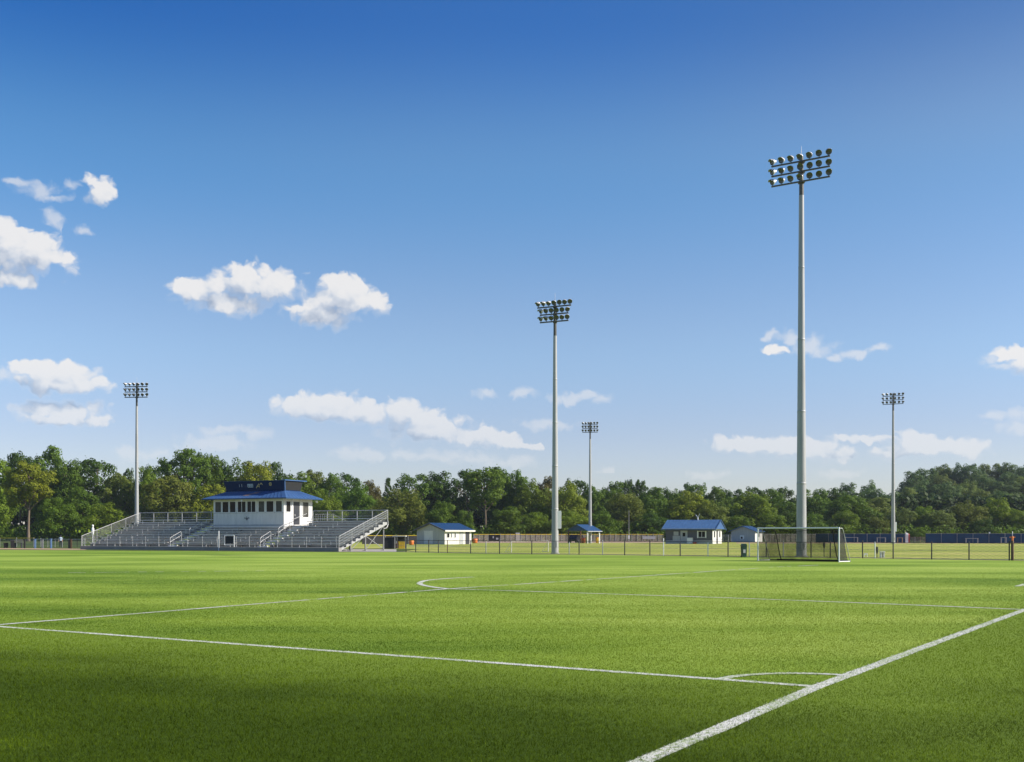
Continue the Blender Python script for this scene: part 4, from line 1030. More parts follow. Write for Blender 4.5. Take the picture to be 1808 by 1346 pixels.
# small grey hut
h3, ze = hut('hut', 'small grey hut with blue gabled roof left of the goal', 1333, 957.6, math.radians(35), 4.9, 3.6, 2.15, 3.05, 'y', M['lightgrey'], M['huroof'], 0.45, side_wall=M['cream'])
k = MB(); k.prism([(-4.7,2.18),(-0.2,2.18),(-2.45,2.98)], 'y', -0.02, -0.004); k.build('gable_panel', M['lightgrey'], h3)
k = MB(); k.box(-2.0,-1.4,-0.05,-0.004,0.02,2.0); k.build('door', M['lightgrey'], h3)
k = MB(); k.box(-3.05,-2.2,-0.05,-0.004,0.55,1.3); hw_ = k.build('window', M['trim'], h3); k = MB(); k.box(-2.9,-2.5,-0.062,-0.052,0.65,1.05); k.build('pane', M['glass'], hw_)
window(h3, 1.4, 2.1, 0.025, 1.0, 1.7, 0, True)

# canopy shelter
cx_, cy_ = ground_at(1038, 959.8)
cn = empty('canopy_shelter', (cx_, cy_, 0), -math.radians(36), 'open shelter with a dark blue gabled canopy beside the slim pole', 'shelter')
k = MB(); W_, D_ = 4.3, 4.3
k.prism([(-W_-0.1,2.02),(-W_/2,3.1),(0.1,2.02),(0.1,2.1),(-W_/2,3.22),(-W_-0.1,2.1)], 'y', -0.15, D_+0.15)
k.build('canopy', M['navyroof'], cn)
k = MB(); k.prism([(-W_+0.2,2.15),(-W_/2,3.06),(-0.2,2.15)], 'y', 0.03, 0.05); k.build('gable_panel', M['navyroof'], cn)
for (x, y, m_) in ((-0.25,0.25,'cream'),(-W_+0.25,0.25,'brownpost'),(-0.25,D_-0.25,'trim'),(-W_+0.25,D_-0.25,'brownpost')):
    k = MB(); k.box(x-0.09,x+0.09,y-0.09,y+0.09,0,2.16); k.build('post', M[m_], cn)
k = MB(); k.box(0.105,0.16,-0.15,D_+0.15,1.98,2.09); k.build('valance', M['lightgrey'], cn)

# parked dark car beneath the canopy
cr_ = empty('parked_car', (x_at(1019,199), 199, 0), math.radians(62), 'dark car parked under the blue canopy', 'car')
k = MB()
prof = [(-2.0,0.35),(2.0,0.35),(2.05,0.75),(1.1,0.92),(0.55,1.40),(-1.4,1.44),(-1.95,0.95),(-2.05,0.6)]
k.prism(prof, 'y', -0.82, 0.82); k.build('body', M['carpaint'], cr_)
k = MB(); k.prism([(1.0,0.96),(0.58,1.34),(-1.32,1.36),(-1.78,0.98)], 'y', -0.83, 0.83); k.add([(1.09,-0.7,0.95),(1.09,0.7,0.95),(0.60,0.62,1.37),(0.60,-0.62,1.37)],[(0,1,2,3)]); k.build('windows', M['glass'], cr_)
for x in (-1.25,1.3):
    for y in (-0.8,0.8):
        k = MB(); k.lathe([(0.0,-0.1),(0.2,-0.1),(0.32,-0.09),(0.32,0.09),(0.2,0.1),(0.0,0.1)],16,(x,y,0.32),(0,1,0)); wh = k.build('wheel', M['tyre'], cr_)
        k = MB(); k.lathe([(0.0,-0.11),(0.18,-0.105),(0.18,0.105),(0.0,0.11)],12,(x,y,0.32),(0,1,0)); k.build('rim', M['galv'], wh)
for y in (-0.55,0.55):
    k = MB(); k.box(2.02,2.06,y-0.18,y+0.18,0.62,0.74); k.build('headlight', M['trim'], cr_)

def barrel(name, px, Y, r, h, mt, lidm, label, cat):
    o = empty(name, (x_at(px,Y), Y, 0), 0, label, cat)
    k = MB(); k.lathe([(0.0,0.0),(r*0.86,0.0),(r*0.95,h*0.2),(r,h*0.5),(r*0.97,h*0.9),(r*0.9,h*0.92)],14); k.build('body', mt, o)
    k = MB(); k.lathe([(r*0.98,h*0.92),(r*0.98,h*0.98),(r*0.4,h*1.02),(0.0,h*1.03)],14); k.build('lid', lidm, o)
    k = MB(); k.path([(-r,0,h*0.7),(-r*1.2,0,h*0.78),(-r,0,h*0.86)],0.02); k.path([(r,0,h*0.7),(r*1.2,0,h*0.78),(r,0,h*0.86)],0.02); k.build('handle', lidm, o)
    return o
barrel('cooler', 1029.5, 190, 0.34, 0.85, M['orange'], M['red'], 'orange drinks cooler in front of the dark car', 'cooler')
barrel('cooler', 1036.5, 189.5, 0.3, 1.15, M['yellow'], M['yellowcap'], 'yellow drinks cooler at the canopy post', 'cooler')
barrel('barrel', 1055, 191, 0.3, 1.0, M['yellow'], M['orange'], 'amber barrel at the right of the canopy', 'barrel')
barrel('barrel', 838.5, 190, 0.45, 0.8, M['orange'], M['red'], 'orange barrel beside the end of the white shed', 'barrel')

# ------------------------------------------------------------------ goal
gl = np.array(ground_at(1338.3,990.4)); gr = np.array(ground_at(1481.3,993.2))
gd = gr-gl; gw = np.linalg.norm(gd); gy = math.atan2(gd[1], gd[0])
go_ = empty('football_goal', (gl[0], gl[1], 0), gy, 'white framed goal with black net in front of the tall pole', 'goal')
gh, pr = 2.02, 0.042
k = MB(); k.lathe([(pr,0.0),(pr,gh)],14); k.build('post', M['goal'], go_)
k = MB(); k.lathe([(pr,0.0),(pr,gh)],14,(gw,0,0)); k.build('post', M['goal'], go_)
k = MB(); k.tube((-pr,0,gh),(gw+pr,0,gh),pr,n=14); k.build('crossbar', M['goal'], go_)
for x in (0,gw):
    k = MB(); k.path([(x,0,gh-0.02),(x,0.42,gh-0.03),(x,0.52,gh-0.15),(x,1.42,0.05)],0.024,8); k.build('back_stay', M['galv'], go_)
    k = MB(); k.tube((x,0.03,0.045),(x,1.36,0.032),0.032,n=8); k.build('ground_bar', M['goal'], go_)
k = MB(); k.tube((0,1.45,0.04),(gw,1.45,0.04),0.035); k.build('rear_bar', M['fencepost'], go_)
nt_ = MB()
nxn = 18
prof = [(0.05,gh-0.04),(0.45,gh-0.10),(0.62,gh-0.45),(0.80,1.0),(0.98,0.45),(1.20,0.08),(1.42,0.05)]
grid = []
for i in range(nxn+1):
    x = 0.04+(gw-0.08)*i/nxn
    for (y, z) in prof:
        sag = 0.05*math.sin(i*1.1)+0.03*math.sin(i*2.3)
        grid.append((x, y+sag*(0.2 if z > 1.8 or z < 0.1 else 1), z-(0.10*abs(math.sin(i*0.55+0.4)) if 1.85 < z < 1.95 else 0)))
m_ = len(prof)
nt_.add(grid, [(i*m_+j, i*m_+j+1, (i+1)*m_+j+1, (i+1)*m_+j) for i in range(nxn) for j in range(m_-1)], True)
for x, i in ((0.04,0),(gw-0.04,nxn)):
    nt_.add([(x,0.05,0.04)]+[grid[i*m_+j] for j in range(m_)], [(0,j+1,j+2) for j in range(m_-1)])
nt_.build('net', M['net'], go_)
rp = MB()
for i in (3,nxn-2):
    rp.path([grid[i*m_+j] for j in range(m_)], 0.032, 5)
rp.path([grid[i*m_+1] for i in range(nxn+1)], 0.012, 5); rp.path([grid[i*m_+5] for i in range(2,nxn+1)], 0.038, 5)
rp.build('net_rope', M['rope'], go_)
# second small goal on the far field
ga = np.array(ground_at(903,975.6)); gb = np.array(ground_at(968,974.6))
gg = empty('training_goal', (ga[0], ga[1], 0), math.atan2(*(gb-ga)[::-1]), 'slim white training goal behind the fence left of the box pole', 'goal')
wg = np.linalg.norm(gb-ga)
k = MB(); k.tube((0,0,0),(0,0,1.0),0.035); k.build('post', M['cream'], gg)
k = MB(); k.tube((wg,0,0),(wg,0,1.0),0.035); k.build('post', M['cream'], gg)
k = MB(); k.tube((0,0,1.0),(wg,0,1.0),0.03); k.build('crossbar', M['cream'], gg)
k = MB()
for x in (0,wg): k.path([(x,0,0.98),(x,0.8,0.03),(x,0,0.03)],0.02)
k.build('back_stay', M['cream'], gg)

# ------------------------------------------------------------------ near wire fence
nf = empty('chain_link_fence', (0,0,0), 0, 'low chain link fence with dark posts running behind the goal', 'fence')
def post_h(px): return 1.12
POSTS = [(717,'d',1.2),(734,'d',1.1),(757,'d',1.1),(774,'d',1.1),(790,'b',1.12),(831,'d',1.1),(858,'g',1.0),(882,'d',1.3),(939,'d',1.1),(1005,'g',1.0),(1022.5,'d',1.15),(1064,'g',1.15),(1103,'d',1.15),(1147.5,'d',1.2),(1171.5,'w',1.3),(1201,'d',1.0),(1250,'w',1.0),(1285.5,'d',1.05),(1323,'g',1.05),(1353,'d',1.1),(1383,'g',1.1),(1432,'d',1.15),(1466,'d',1.15),(1523,'d',1.2),(1545,'w',1.1),(1577,'d',1.1),(1645,'d',1.15),(1711,'d',1.15),(1782,'d',1.2),(1850,'d',1.2)]
for px, c, h in POSTS:
    x, y = fence_pt(px); k = MB()
    r = 0.042 if c == 'd' else 0.035
    k.lathe([(r,0.0),(r,h),(r*0.6,h+0.03),(0,h+0.035)],10,(x,y,0))
    k.build('post', {'d':M['fencepost'],'g':M['greypost'],'w':M['whitepost'],'b':M['brownpost']}[c], nf, {'w':'white fence post','b':'brown wooden post'}.get(c))
k = MB()
for a, c in zip(FP[:-1], FP[1:]): k.tube((*a,1.08),(*c,1.08),0.022,n=6)
k.build('top_rail', M['fencepost'], nf)
k = MB()
for a, c in zip(FP[:-1], FP[1:]): k.tube((*a,0.58),(*c,0.58),0.010,n=5); k.tube((*a,0.05),(*c,0.05),0.018,n=5)
k.build('tension_wire', M['greypost'], nf)
k = MB()
for a, c in zip(FP[:-1], FP[1:]): k.quad((*a,0.03),(*c,0.03),(*c,1.08),(*a,1.08))
k.build('wire_mesh', M['wire'], nf)

# ------------------------------------------------------------------ far fences
def far_fence(name, label, pts, h, step, mesh_m, post_m, cap=None, panels=None, pr=0.05):
    o = empty(name, (0,0,0), 0, label, 'fence')
    k = MB()
    for a, c in zip(pts[:-1], pts[1:]): k.quad((*a,0.02),(*c,0.02),(*c,h-0.02),(*a,h-0.02))
    k.build('screen', mesh_m, o)
    n_tot = 0
    for a, c in zip(pts[:-1], pts[1:]):
        a, c = Vector(a), Vector(c); n = max(1, round((c-a).length/step))
        for q in range(n+1):
            if n_tot > 95: break
            p = a+(c-a)*q/n; k = MB(); hh_ = h+random.uniform(0,0.12)
            k.tube((p.x,p.y-0.06,0),(p.x,p.y-0.06,hh_),pr,n=6); k.build('post', random.choice((post_m, post_m, M['galv'], M['fencepost'])), o); n_tot += 1
    k = MB()
    for a, c in zip(pts[:-1], pts[1:]): k.bar((*a,h),(*c,h),0.1,0.09 if cap else 0.05)
    k.build('top_cap' if cap else 'top_rail', cap or post_m, o)
    return o
far_fence('infield_fence', 'weathered brown screened fence across the far clay infield', [(x_at(836,214),214),(x_at(1000,222),222),(x_at(1172,226),226)], 1.5, 1.15, M['farwire'], M['greypost'], M['yellowcap'], pr=0.035)
far_fence('outfield_fence', 'far screened fence with yellow cap behind the bleacher end', [(x_at(640,172),172),(x_at(740,176),176)], 1.35, 2.0, M['darkfabric'], M['greypost'], M['yellowcap'])
far_fence('backstop_fence', 'grey slatted fence between the two right hand huts', [(x_at(1276,222),222),(x_at(1300,222),222)], 1.4, 0.6, M['farwire'], M['greypost'])
far_fence('picket_fence', 'pale picket fence seen through the goal net', [(x_at(1350,214),214),(x_at(1442,218),218)], 1.55, 1.2, M['farwire'], M['cream'], pr=0.03)
far_fence('blue_fence', 'dark blue screen fence between the goal and the flag', [(x_at(1440,200),200),(x_at(1600,197),197)], 1.62, 2.3, M['bluefence'], M['greypost'], pr=0.03)
far_fence('blue_fence', 'dark blue screen fence right of the flag, reaching the right edge', [(x_at(1634,196),196),(x_at(1860,192),192)], 1.66, 2.6, M['bluefence'], M['greypost'], pr=0.03)
far_fence('gap_fence', 'low rusty wire fence in the gap beside the white flag', [(x_at(1606,204),204),(x_at(1634,203),203)], 1.0, 0.8, M['farwire'], M['clay'], pr=0.03)
far_fence('left_fence', 'yellow capped mesh fence at the far left', [(x_at(-60,137),137),(x_at(60,136),136)], 1.12, 2.2, M['leftwire'], M['greypost'], M['yellowcap'], pr=0.035)
far_fence('side_fence', 'plain mesh fence joining the left end of the bleachers', [(x_at(60,136),136),(x_at(150,130),130)], 1.0, 1.5, M['leftwire'], M['galv'], pr=0.03)

# blue banners details: benches on the blue fence
def bench(name, px, Y, wd, h, mt, label, cat='bench', legs=2):
    o = empty(name, (x_at(px,Y), Y, 0), 0, label, cat)
    k = MB(); k.box(-wd/2,wd/2,-0.18,0.18,h-0.06,h); k.build('seat', mt, o)
    for s_ in ((-1,1) if legs == 2 else (1,)):
        k = MB(); x = s_*(wd/2-0.08); k.box(x-0.04,x+0.04,-0.14,0.14,0,h-0.06); k.build('leg', mt, o)
    return o
bench('bench', 1503, 194, 2.4, 1.0, M['greypost'], 'pale high table in front of the blue fence, left of the slim pole', 'table')
bench('bench', 1556, 193.5, 1.6, 0.95, M['greypost'], 'pale high table between the goal and the right floodlight pole', 'table')
bench('bench', 1589, 192.5, 1.0, 0.95, M['sand'], 'short tan table just right of the floodlight pole', 'table')
bench('bench', 1716, 191, 2.2, 0.85, M['greypost'], 'pale table before the blue fence near the right edge', 'table')
bench('bench', 1772, 190, 1.0, 1.0, M['greypost'], 'short pale table before the blue fence, nearest the right edge', 'table')
bench('bench', 1557.5, 77.5, 0.34, 0.42, M['trim'], 'small white bench standing just behind the wire fence', 'bench')
k = MB(); 
o = empty('hurdle', (x_at(1528.5,80), 80, 0), 0, 'low white training hurdle on the far grass behind the fence', 'hurdle')
k.path([(-0.12,0,0.0),(-0.12,0,0.2),(0.12,0,0.22),(0.12,0,0.0)],0.025); k.build('frame', M['trim'], o)
k = MB(); k.box(-0.13,0.13,-0.02,0.02,0.15,0.25); k.build('board', M['trim'], o)

# white feather flag
fl = empty('feather_flag', (x_at(1602.5,195.5),195.5,0), math.radians(-8), 'white and red feather flag at the end of the blue fence', 'flag')
k = MB(); k.path([(-0.35,0,0),(-0.42,0,1.7),(-0.36,0,1.98)],0.035); k.build('pole', M['trim'], fl)
def sail(x0, x1, amp):
    b = MB(); vs = []; n = 8
    for j in range(n+1):
        z = 0.05+1.85*j/n
        for x in (x0, (x0+x1)/2, x1):
            top = 1.9-0.5*max(0,(x+0.35))
            vs.append((x, amp*math.sin(j*0.9+x*3), min(z, top)))
    fs = [(j*3+i, j*3+i+1, (j+1)*3+i+1, (j+1)*3+i) for j in range(n) for i in range(2)]
    return b.add(vs, fs, True)
s_ = sail(-0.32,0.12,0.04); s_.build('sail', M['trim'], fl)
s_ = sail(0.125,0.36,0.04); s_.build('sail_edge', M['red'], fl)

# white bracket sign on the blue fence, dark padded post
o = empty('bracket_sign', (x_at(1743.5,194.4),194.4,1.2), 0, 'small white angular sign fixed on the blue fence', 'sign')
k = MB(); k.box(-0.55,0.25,-0.04,0.02,-0.05,0.28); k.box(-0.55,-0.3,-0.05,-0.042,0.05,0.25); k.build('panel', M['trim'], o)
k = MB(); k.box(0.25,0.48,-0.04,0.02,-0.1,0.72); k.build('upright', M['trim'], o)
o = empty('padded_post', (*fence_pt(1787.5),0), 0, 'thick dark post with orange top at the right edge', 'post')
k = MB(); k.lathe([(0.085,0),(0.085,1.22),(0.06,1.25)],12); k.build('pad', M['brownpost'], o)
k = MB(); k.lathe([(0.06,1.25),(0.06,1.5),(0.03,1.53)],10); k.box(-0.17,0.17,-0.02,0.02,1.42,1.49); k.build('orange_top', M['orange'], o)
k = MB(); k.lathe([(0.022,1.53),(0.022,1.82),(0,1.83)],8); k.build('tip', M['galv'], o)

def box_post(px, Y, h, label, w_=0.09, bh=0.38):
    o = empty('box_post', (x_at(px,Y),Y,0), 0, label, 'post')
    k = MB(); k.tube((0,0,0),(0,0,h-bh),0.028); k.build('stem', M['fencepost'], o)
    k = MB(); k.lathe([(0.0,h-bh-0.04),(w_*0.6,h-bh),(w_,h-bh*0.45),(w_*0.85,h-0.04),(0.0,h)],10); k.build('hood', M['darkfabric'], o)
    return o
box_post(1455, 78.5, 1.05, 'thin post with dark hooded head seen through the goal net')
box_post(1548.5, 77, 0.78, 'thin post with dark hooded head beside the small white bench', 0.085, 0.5)

# green bin
o = empty('litter_bin', (*ground_at(1313.3,984.0),0), 0.15, 'dark green litter bin standing left of the goal', 'bin')
k = MB(); k.prism([(-0.14,0.02),(0.14,0.02),(0.175,0.80),(-0.175,0.80)], 'y', -0.17, 0.17); k.build('body', M['greenbin'], o)
k = MB(); k.box(-0.19,0.19,-0.19,0.19,0.805,0.86); k.prism([(-0.18,0.86),(0.18,0.86),(0.12,0.96),(-0.12,0.96)], 'y', -0.16, 0.16); k.build('lid', M['greenbin'], o)
k = MB(); k.box(-0.11,0.06,-0.188,-0.176,0.30,0.55); k.build('sticker', M['greywall'], o)
k = MB()
for x in (-0.13,0.13): k.lathe([(0,-0.03),(0.06,-0.03),(0.06,0.03),(0,0.03)],10,(x,0.17,0.06),(1,0,0))
k.build('wheel', M['tyre'], o)
k = MB(); k.box(-0.2,-0.176,-0.1,0.1,0.62,0.7); k.build('handle', M['black'], o)

# dugout and equipment at the right end of the bleachers
Yd = 121
o = empty('dugout', (x_at(687,Yd),Yd,0), 0, 'black screened dugout beside the right end of the bleachers', 'dugout')
k = MB(); k.box(-0.6,0.6,0,1.6,0.0,1.18); k.build('screen_wall', M['darkfabric'], o)
k = MB(); k.box(-0.66,0.66,-0.06,1.66,1.185,1.26); k.build('roof', M['black'], o)
for x in (-0.62,0.62):
    k = MB(); k.tube((x,-0.06,0),(x,-0.06,1.3),0.03); k.build('post', M['greypost'], o)
Yd = 122
o = empty('equipment_shelter', (x_at(704.5,Yd),Yd,0), 0, 'small open shelter with a pale roof over the yellow crate', 'shelter')
k = MB(); k.box(-0.72,0.72,0,1.5,1.33,1.45); k.build('roof', M['lightgrey'], o)
for x in (-0.68,-0.22,0.68):
    k = MB(); k.box(x-0.03,x+0.03,0.0,0.06,0,1.33); k.build('post', M['greypost'], o)
k = MB(); k.box(-0.7,0.7,1.46,1.5,0.02,1.32); k.build('back_screen', M['darkfabric'], o)
o = empty('crate', (x_at(709,122.6),122.6,0), 0.1, 'yellow plastic crate under the pale shelter roof', 'crate')
k = MB(); k.box(-0.36,0.36,-0.25,0.25,0,0.72); k.build('body', M['yellow'], o)
k = MB(); k.box(-0.38,0.38,-0.27,0.27,0.722,0.78)
for x in (-0.24,0,0.24): k.box(x-0.03,x+0.03,-0.27,-0.252,0.03,0.70)
k.build('rim', M['yellowcap'], o)
o = empty('ball_rack', (x_at(699,122.4),122.4,0), 0, 'red rack with a white bag left of the yellow crate', 'rack')
k = MB(); k.box(-0.18,-0.13,-0.1,0.1,0,0.85); k.box(0.13,0.18,-0.1,0.1,0,0.85); k.box(-0.13,0.13,-0.1,0.1,0.2,0.25); k.box(-0.13,0.13,-0.1,0.1,0.5,0.55); k.build('frame', M['red'], o)
k = MB(); k.lathe([(0.0,0.55),(0.11,0.58),(0.14,0.72),(0.07,0.86),(0.0,0.9)],10); k.build('bag', M['trim'], o)
barrel('barrel', 748.5-22, 160, 0.35, 0.7, M['orange'], M['yellow'], 'orange barrel beside the left wall of the white shed', 'barrel')

# things at the far left
def dark_bin(px, Y, wd, h, label):
    o = empty('wheeled_bin', (x_at(px,Y),Y,0), random.uniform(-0.4,0.4), label, 'bin')
    k = MB(); k.prism([(-wd*0.42,0.06),(wd*0.42,0.06),(wd*0.5,h*0.88),(-wd*0.5,h*0.88)], 'y', -wd*0.4, wd*0.4); k.build('body', M['black'], o)
    k = MB(); k.box(-wd*0.54,wd*0.54,-wd*0.45,wd*0.45,h*0.885,h); k.build('lid', M['darkfabric'], o)
    for x in (-wd*0.3,wd*0.3):
        k = MB(); k.lathe([(0,-0.04),(0.1,-0.04),(0.1,0.04),(0,0.04)],10,(x,-wd*0.3,0.1),(1,0,0)); k.build('wheel', M['tyre'], o)
    return o
dark_bin(10.5, 125, 0.42, 0.62, 'low black bin with a pale spot, leftmost by the fence')
dark_bin(22, 125, 0.42, 0.95, 'tall black bin second from the left edge')
o = bench('bench', 32.5, 125.5, 0.9, 0.62, M['darkfabric'], 'dark bench between the black bin and the dark post', 'bench')
k = MB(); k.box(-0.45,0.45,0.15,0.2,0.6,1.0); k.build('backrest', M['leftwire'], o)
for px, m_, lb, h in ((43.5,'fencepost','dark post right of the dark bench at far left',1.0),(62,'bluepost','pale blue post before the left fence, leftmost of two',1.0),(90,'bluepost','pale blue post before the left fence, left of the person',1.05),(75,'greypost','grey post between the two pale blue posts',0.95),(125.5,'brownpost','brown wooden post near the left end of the bleachers',1.0),(122,'fencepost','dark post just left of the brown wooden post',0.95)):
    o = empty('marker_post', (x_at(px,124),124,0), 0, lb, 'post')
    k = MB(); k.box(-0.09,0.09,-0.05,0.05,0,h); k.build('shaft', M[m_], o)
    k = MB(); k.box(-0.1,0.1,-0.06,0.06,h+0.002,h+0.05); k.build('cap', M[m_], o)
o = empty('post_lantern', (x_at(163.8,128),128,0), 0, 'white lantern shaped post left of the bleachers', 'lantern')
k = MB(); k.tube((0,0,0),(0,0,1.5),0.05); k.build('post', M['trim'], o)
k = MB(); k.lathe([(0.05,1.5),(0.13,1.66),(0.17,2.05),(0.14,2.3),(0.06,2.4),(0.10,2.5),(0.12,2.62),(0.06,2.72),(0,2.74)],12); k.build('lantern', M['trim'], o)
o = empty('storage_cabinet', (x_at(914,228),228,0), 0, 'white storage cabinet behind the brown far fence', 'cabinet')
k = MB(); k.box(-0.42,0.42,-0.4,0.4,0.05,1.75); k.build('body', M['trim'], o); k = MB(); k.box(-0.36,0.36,-0.43,-0.402,0.12,1.5); k.build('door', M['lightgrey'], o); k = MB(); k.box(-0.46,0.46,-0.45,0.45,1.752,1.82); k.build('roof', M['trim'], o)
o = empty('windscreen', (x_at(873,212),212,0), 0, 'black fabric screen hung on the brown far fence', 'screen')
k = MB(); k.box(-1.15,1.15,-0.03,0.0,0.25,1.45); k.build('fabric', M['black'], o)
k = MB(); k.box(-0.35,-0.1,-0.045,-0.032,0.75,1.15); k.box(0.3,0.75,-0.045,-0.032,0.5,0.85); k.build('patch', M['lightgrey'], o)
k = MB()
for x in (-1.18,1.18): k.tube((x,-0.02,0),(x,-0.02,1.5),0.03)
k.build('pole', M['greypost'], o)
o = empty('windscreen', (x_at(1146,224),224,0), 0, 'white lettered banner hung on the fence left of the clubhouse', 'banner')
k = MB(); k.box(-1.3,1.3,-0.03,0.0,0.55,1.1); k.build('fabric', M['lightgrey'], o)
o = empty('signpost', (x_at(1110.5,216),216,0), 0, 'thin white pole standing before the trees left of the clubhouse', 'pole')
k = MB(); k.tube((0,0,0),(0,0,6.2),0.05,0.03); k.build('shaft', M['galv'], o); k = MB(); k.box(-0.15,0.15,-0.1,0.1,0.6,1.3); k.build('meter_box', M['trim'], o)

# person standing behind the left fence
def person(px, Y, H):
    root = empty('person', (x_at(px,Y),Y,0), 0.3, 'person in pale top and dark trousers standing at the left fence', 'person')
    s = H/1.75
    J = {'pel':(0,0,0.95),'wst':(0,0,1.1),'chs':(0,0.01,1.32),'nck':(0,0,1.48),'hd0':(0,-0.01,1.58),'hd1':(0,-0.015,1.70)}
    E = [('pel','wst'),('wst','chs'),('chs','nck'),('nck','hd0'),('hd0','hd1')]
    Rr = {'pel':(0.15,0.11),'wst':(0.13,0.10),'chs':(0.16,0.11),'nck':(0.055,0.055),'hd0':(0.08,0.095),'hd1':(0.075,0.085)}
    for sx, n in ((-1,'l'),(1,'r')):
        J.update({n+'hip':(0.09*sx,0,0.88),n+'kne':(0.10*sx,-0.03,0.48),n+'ank':(0.10*sx,0.02,0.08),n+'toe':(0.11*sx,-0.14,0.035),
                  n+'sho':(0.19*sx,0,1.42),n+'elb':(0.25*sx,0.03,1.14),n+'wri':(0.24*sx,-0.06,0.90),n+'hnd':(0.23*sx,-0.09,0.80)})
        E += [('pel',n+'hip'),(n+'hip',n+'kne'),(n+'kne',n+'ank'),(n+'ank',n+'toe'),('chs',n+'sho'),(n+'sho',n+'elb'),(n+'elb',n+'wri'),(n+'wri',n+'hnd')]
        Rr.update({n+'hip':(0.095,0.095),n+'kne':(0.062,0.062),n+'ank':(0.043,0.043),n+'toe':(0.04,0.03),n+'sho':(0.06,0.06),n+'elb':(0.042,0.042),n+'wri':(0.03,0.03),n+'hnd':(0.04,0.022)})
    names = list(J)
    me = bpy.data.meshes.new('body')
    me.from_pydata([tuple(c*s for c in J[n]) for n in names], [(names.index(a), names.index(c)) for a, c in E], [])
    o = bpy.data.objects.new('body', me); COL.objects.link(o)
    md = o.modifiers.new('skin','SKIN'); md.use_smooth_shade = True
    for i, n in enumerate(names):
        o.data.skin_vertices[0].data[i].radius = (Rr[n][0]*s, Rr[n][1]*s)
    o.data.skin_vertices[0].data[0].use_root = True
    sb = o.modifiers.new('sub','SUBSURF'); sb.levels = 1; sb.render_levels = 1
    dg = bpy.context.evaluated_depsgraph_get()
    m2 = bpy.data.meshes.new_from_object(o.evaluated_get(dg))
    bpy.data.objects.remove(o)
    for mm in (M['skin'],M['cloth'],M['trouser'],M['hair']): m2.materials.append(mm)
    for p in m2.polygons:
        z = p.center.z/s
        ax = abs(p.center.x)/s
        p.material_index = 0 if z > 1.5 else (2 if z < 0.97 and ax < 0.19 else (1 if z > 1.15 or ax < 0.19 else 0))
    body = bpy.data.objects.new('body', m2); COL.objects.link(body); body.parent = root
    h = MB(); h.lathe([(0.0,0.125),(0.06,0.11),(0.10,0.05),(0.105,-0.03),(0.09,-0.10)],12,(0,0.02*s,1.66*s)); ho = h.build('hair', M['hair'], root)
    return root
person(107, 131, 1.47)
# ------------------------------------------------------------------ trees
def leaf_cards(C, Nrm, size, tone, jitter=0.42):
    n = len(C)
    nr = Nrm+rng.normal(0, jitter, (n,3)); nr /= np.linalg.norm(nr, axis=1)[:,None]+1e-9
    r = rng.normal(0,1,(n,3)); a = np.cross(nr, r); a /= np.linalg.norm(a, axis=1)[:,None]+1e-9
    b_ = np.cross(nr, a)
    s = size[:,None]
    k = 0.55+0.5*rng.random(n)[:,None]
    V = np.stack([C-a*s*0.5, C-b_*s*0.5*k, C+a*s*0.5, C+b_*s*0.5*k], 1)
    return V.reshape(-1,3), np.arange(n*4).reshape(-1,4), tone

def lobes_crown(form, seed):
    r = np.random.default_rng(seed)
    # crown centre, half height, limbs, limb radius, clumps per limb, clump radius, lowest foliage
    zc, rz_, nl, LR, ns, lr, z0 = {
        'broad': (0.56, 0.44, 22, (0.15,0.23), 8, (0.050,0.095), 0.10),
        'airy':  (0.68, 0.32, 14, (0.11,0.17), 7, (0.040,0.080), 0.36),
        'tall':  (0.70, 0.30, 17, (0.12,0.19), 8, (0.045,0.085), 0.42),
        'shrub': (0.47, 0.50, 17, (0.15,0.24), 9, (0.050,0.105), 0.02),
        'weep':  (0.52, 0.48, 20, (0.14,0.21), 9, (0.045,0.085), 0.05),
        'cone':  (0.55, 0.45, 40, (0.05,0.10), 4, (0.030,0.060), 0.12)}[form]
    FL = {'broad':0.58,'airy':0.58,'tall':0.5,'shrub':0.72,'weep':0.72,'cone':0.6}
    limbs = []
    ph = r.uniform(0, 6.28)
    for k in range(nl):
        best = None
        for _ in range(14):          # keep the limbs apart so that hollows stay between them
            d = r.normal(0,1,3); d /= np.linalg.norm(d)
            R_ = r.uniform(*LR); rad = r.uniform(0.72,1.0)
            a = math.atan2(d[1], d[0]); lumpy = 1+0.16*math.sin(2*a+ph)+0.10*math.sin(5*a+2*ph)
            p = np.array([d[0]*(0.5-R_*0.72)*rad*lumpy, d[1]*(0.5-R_*0.72)*rad*lumpy, zc+d[2]*(rz_-R_*FL[form]*0.8)*rad])
            if form == 'shrub': p[:2] *= 1.08-0.45*max(0, p[2]-0.45)
            if form == 'cone':
                t = (k+r.random())/nl; wd = 0.42*(1-t)+0.03; p = np.array([math.cos(a)*wd, math.sin(a)*wd, 0.13+0.84*t]); R_ = 0.04+0.09*(1-t)
            gap = min([np.linalg.norm((p-q)*np.array([1,1,1.4]))-R_*0.5-R2*0.5 for q, R2 in limbs] or [9])
            if best is None or gap > best[0]: best = (gap, p, R_)
        limbs.append((best[1], best[2]))
    out = []
    for p, R_ in limbs:
        out.append((p, R_*0.78, 0.5, p))
        for _ in range(ns):
            d = r.normal(0,1,3); d[2] = d[2]*0.8+0.25; d /= np.linalg.norm(d)
            q = p+d*R_*r.uniform(0.75,1.1)*np.array([1,1,FL[form]])
            out.append((q, r.uniform(*lr), r.uniform(0,1), p))
    return out, zc, z0, FL[form]

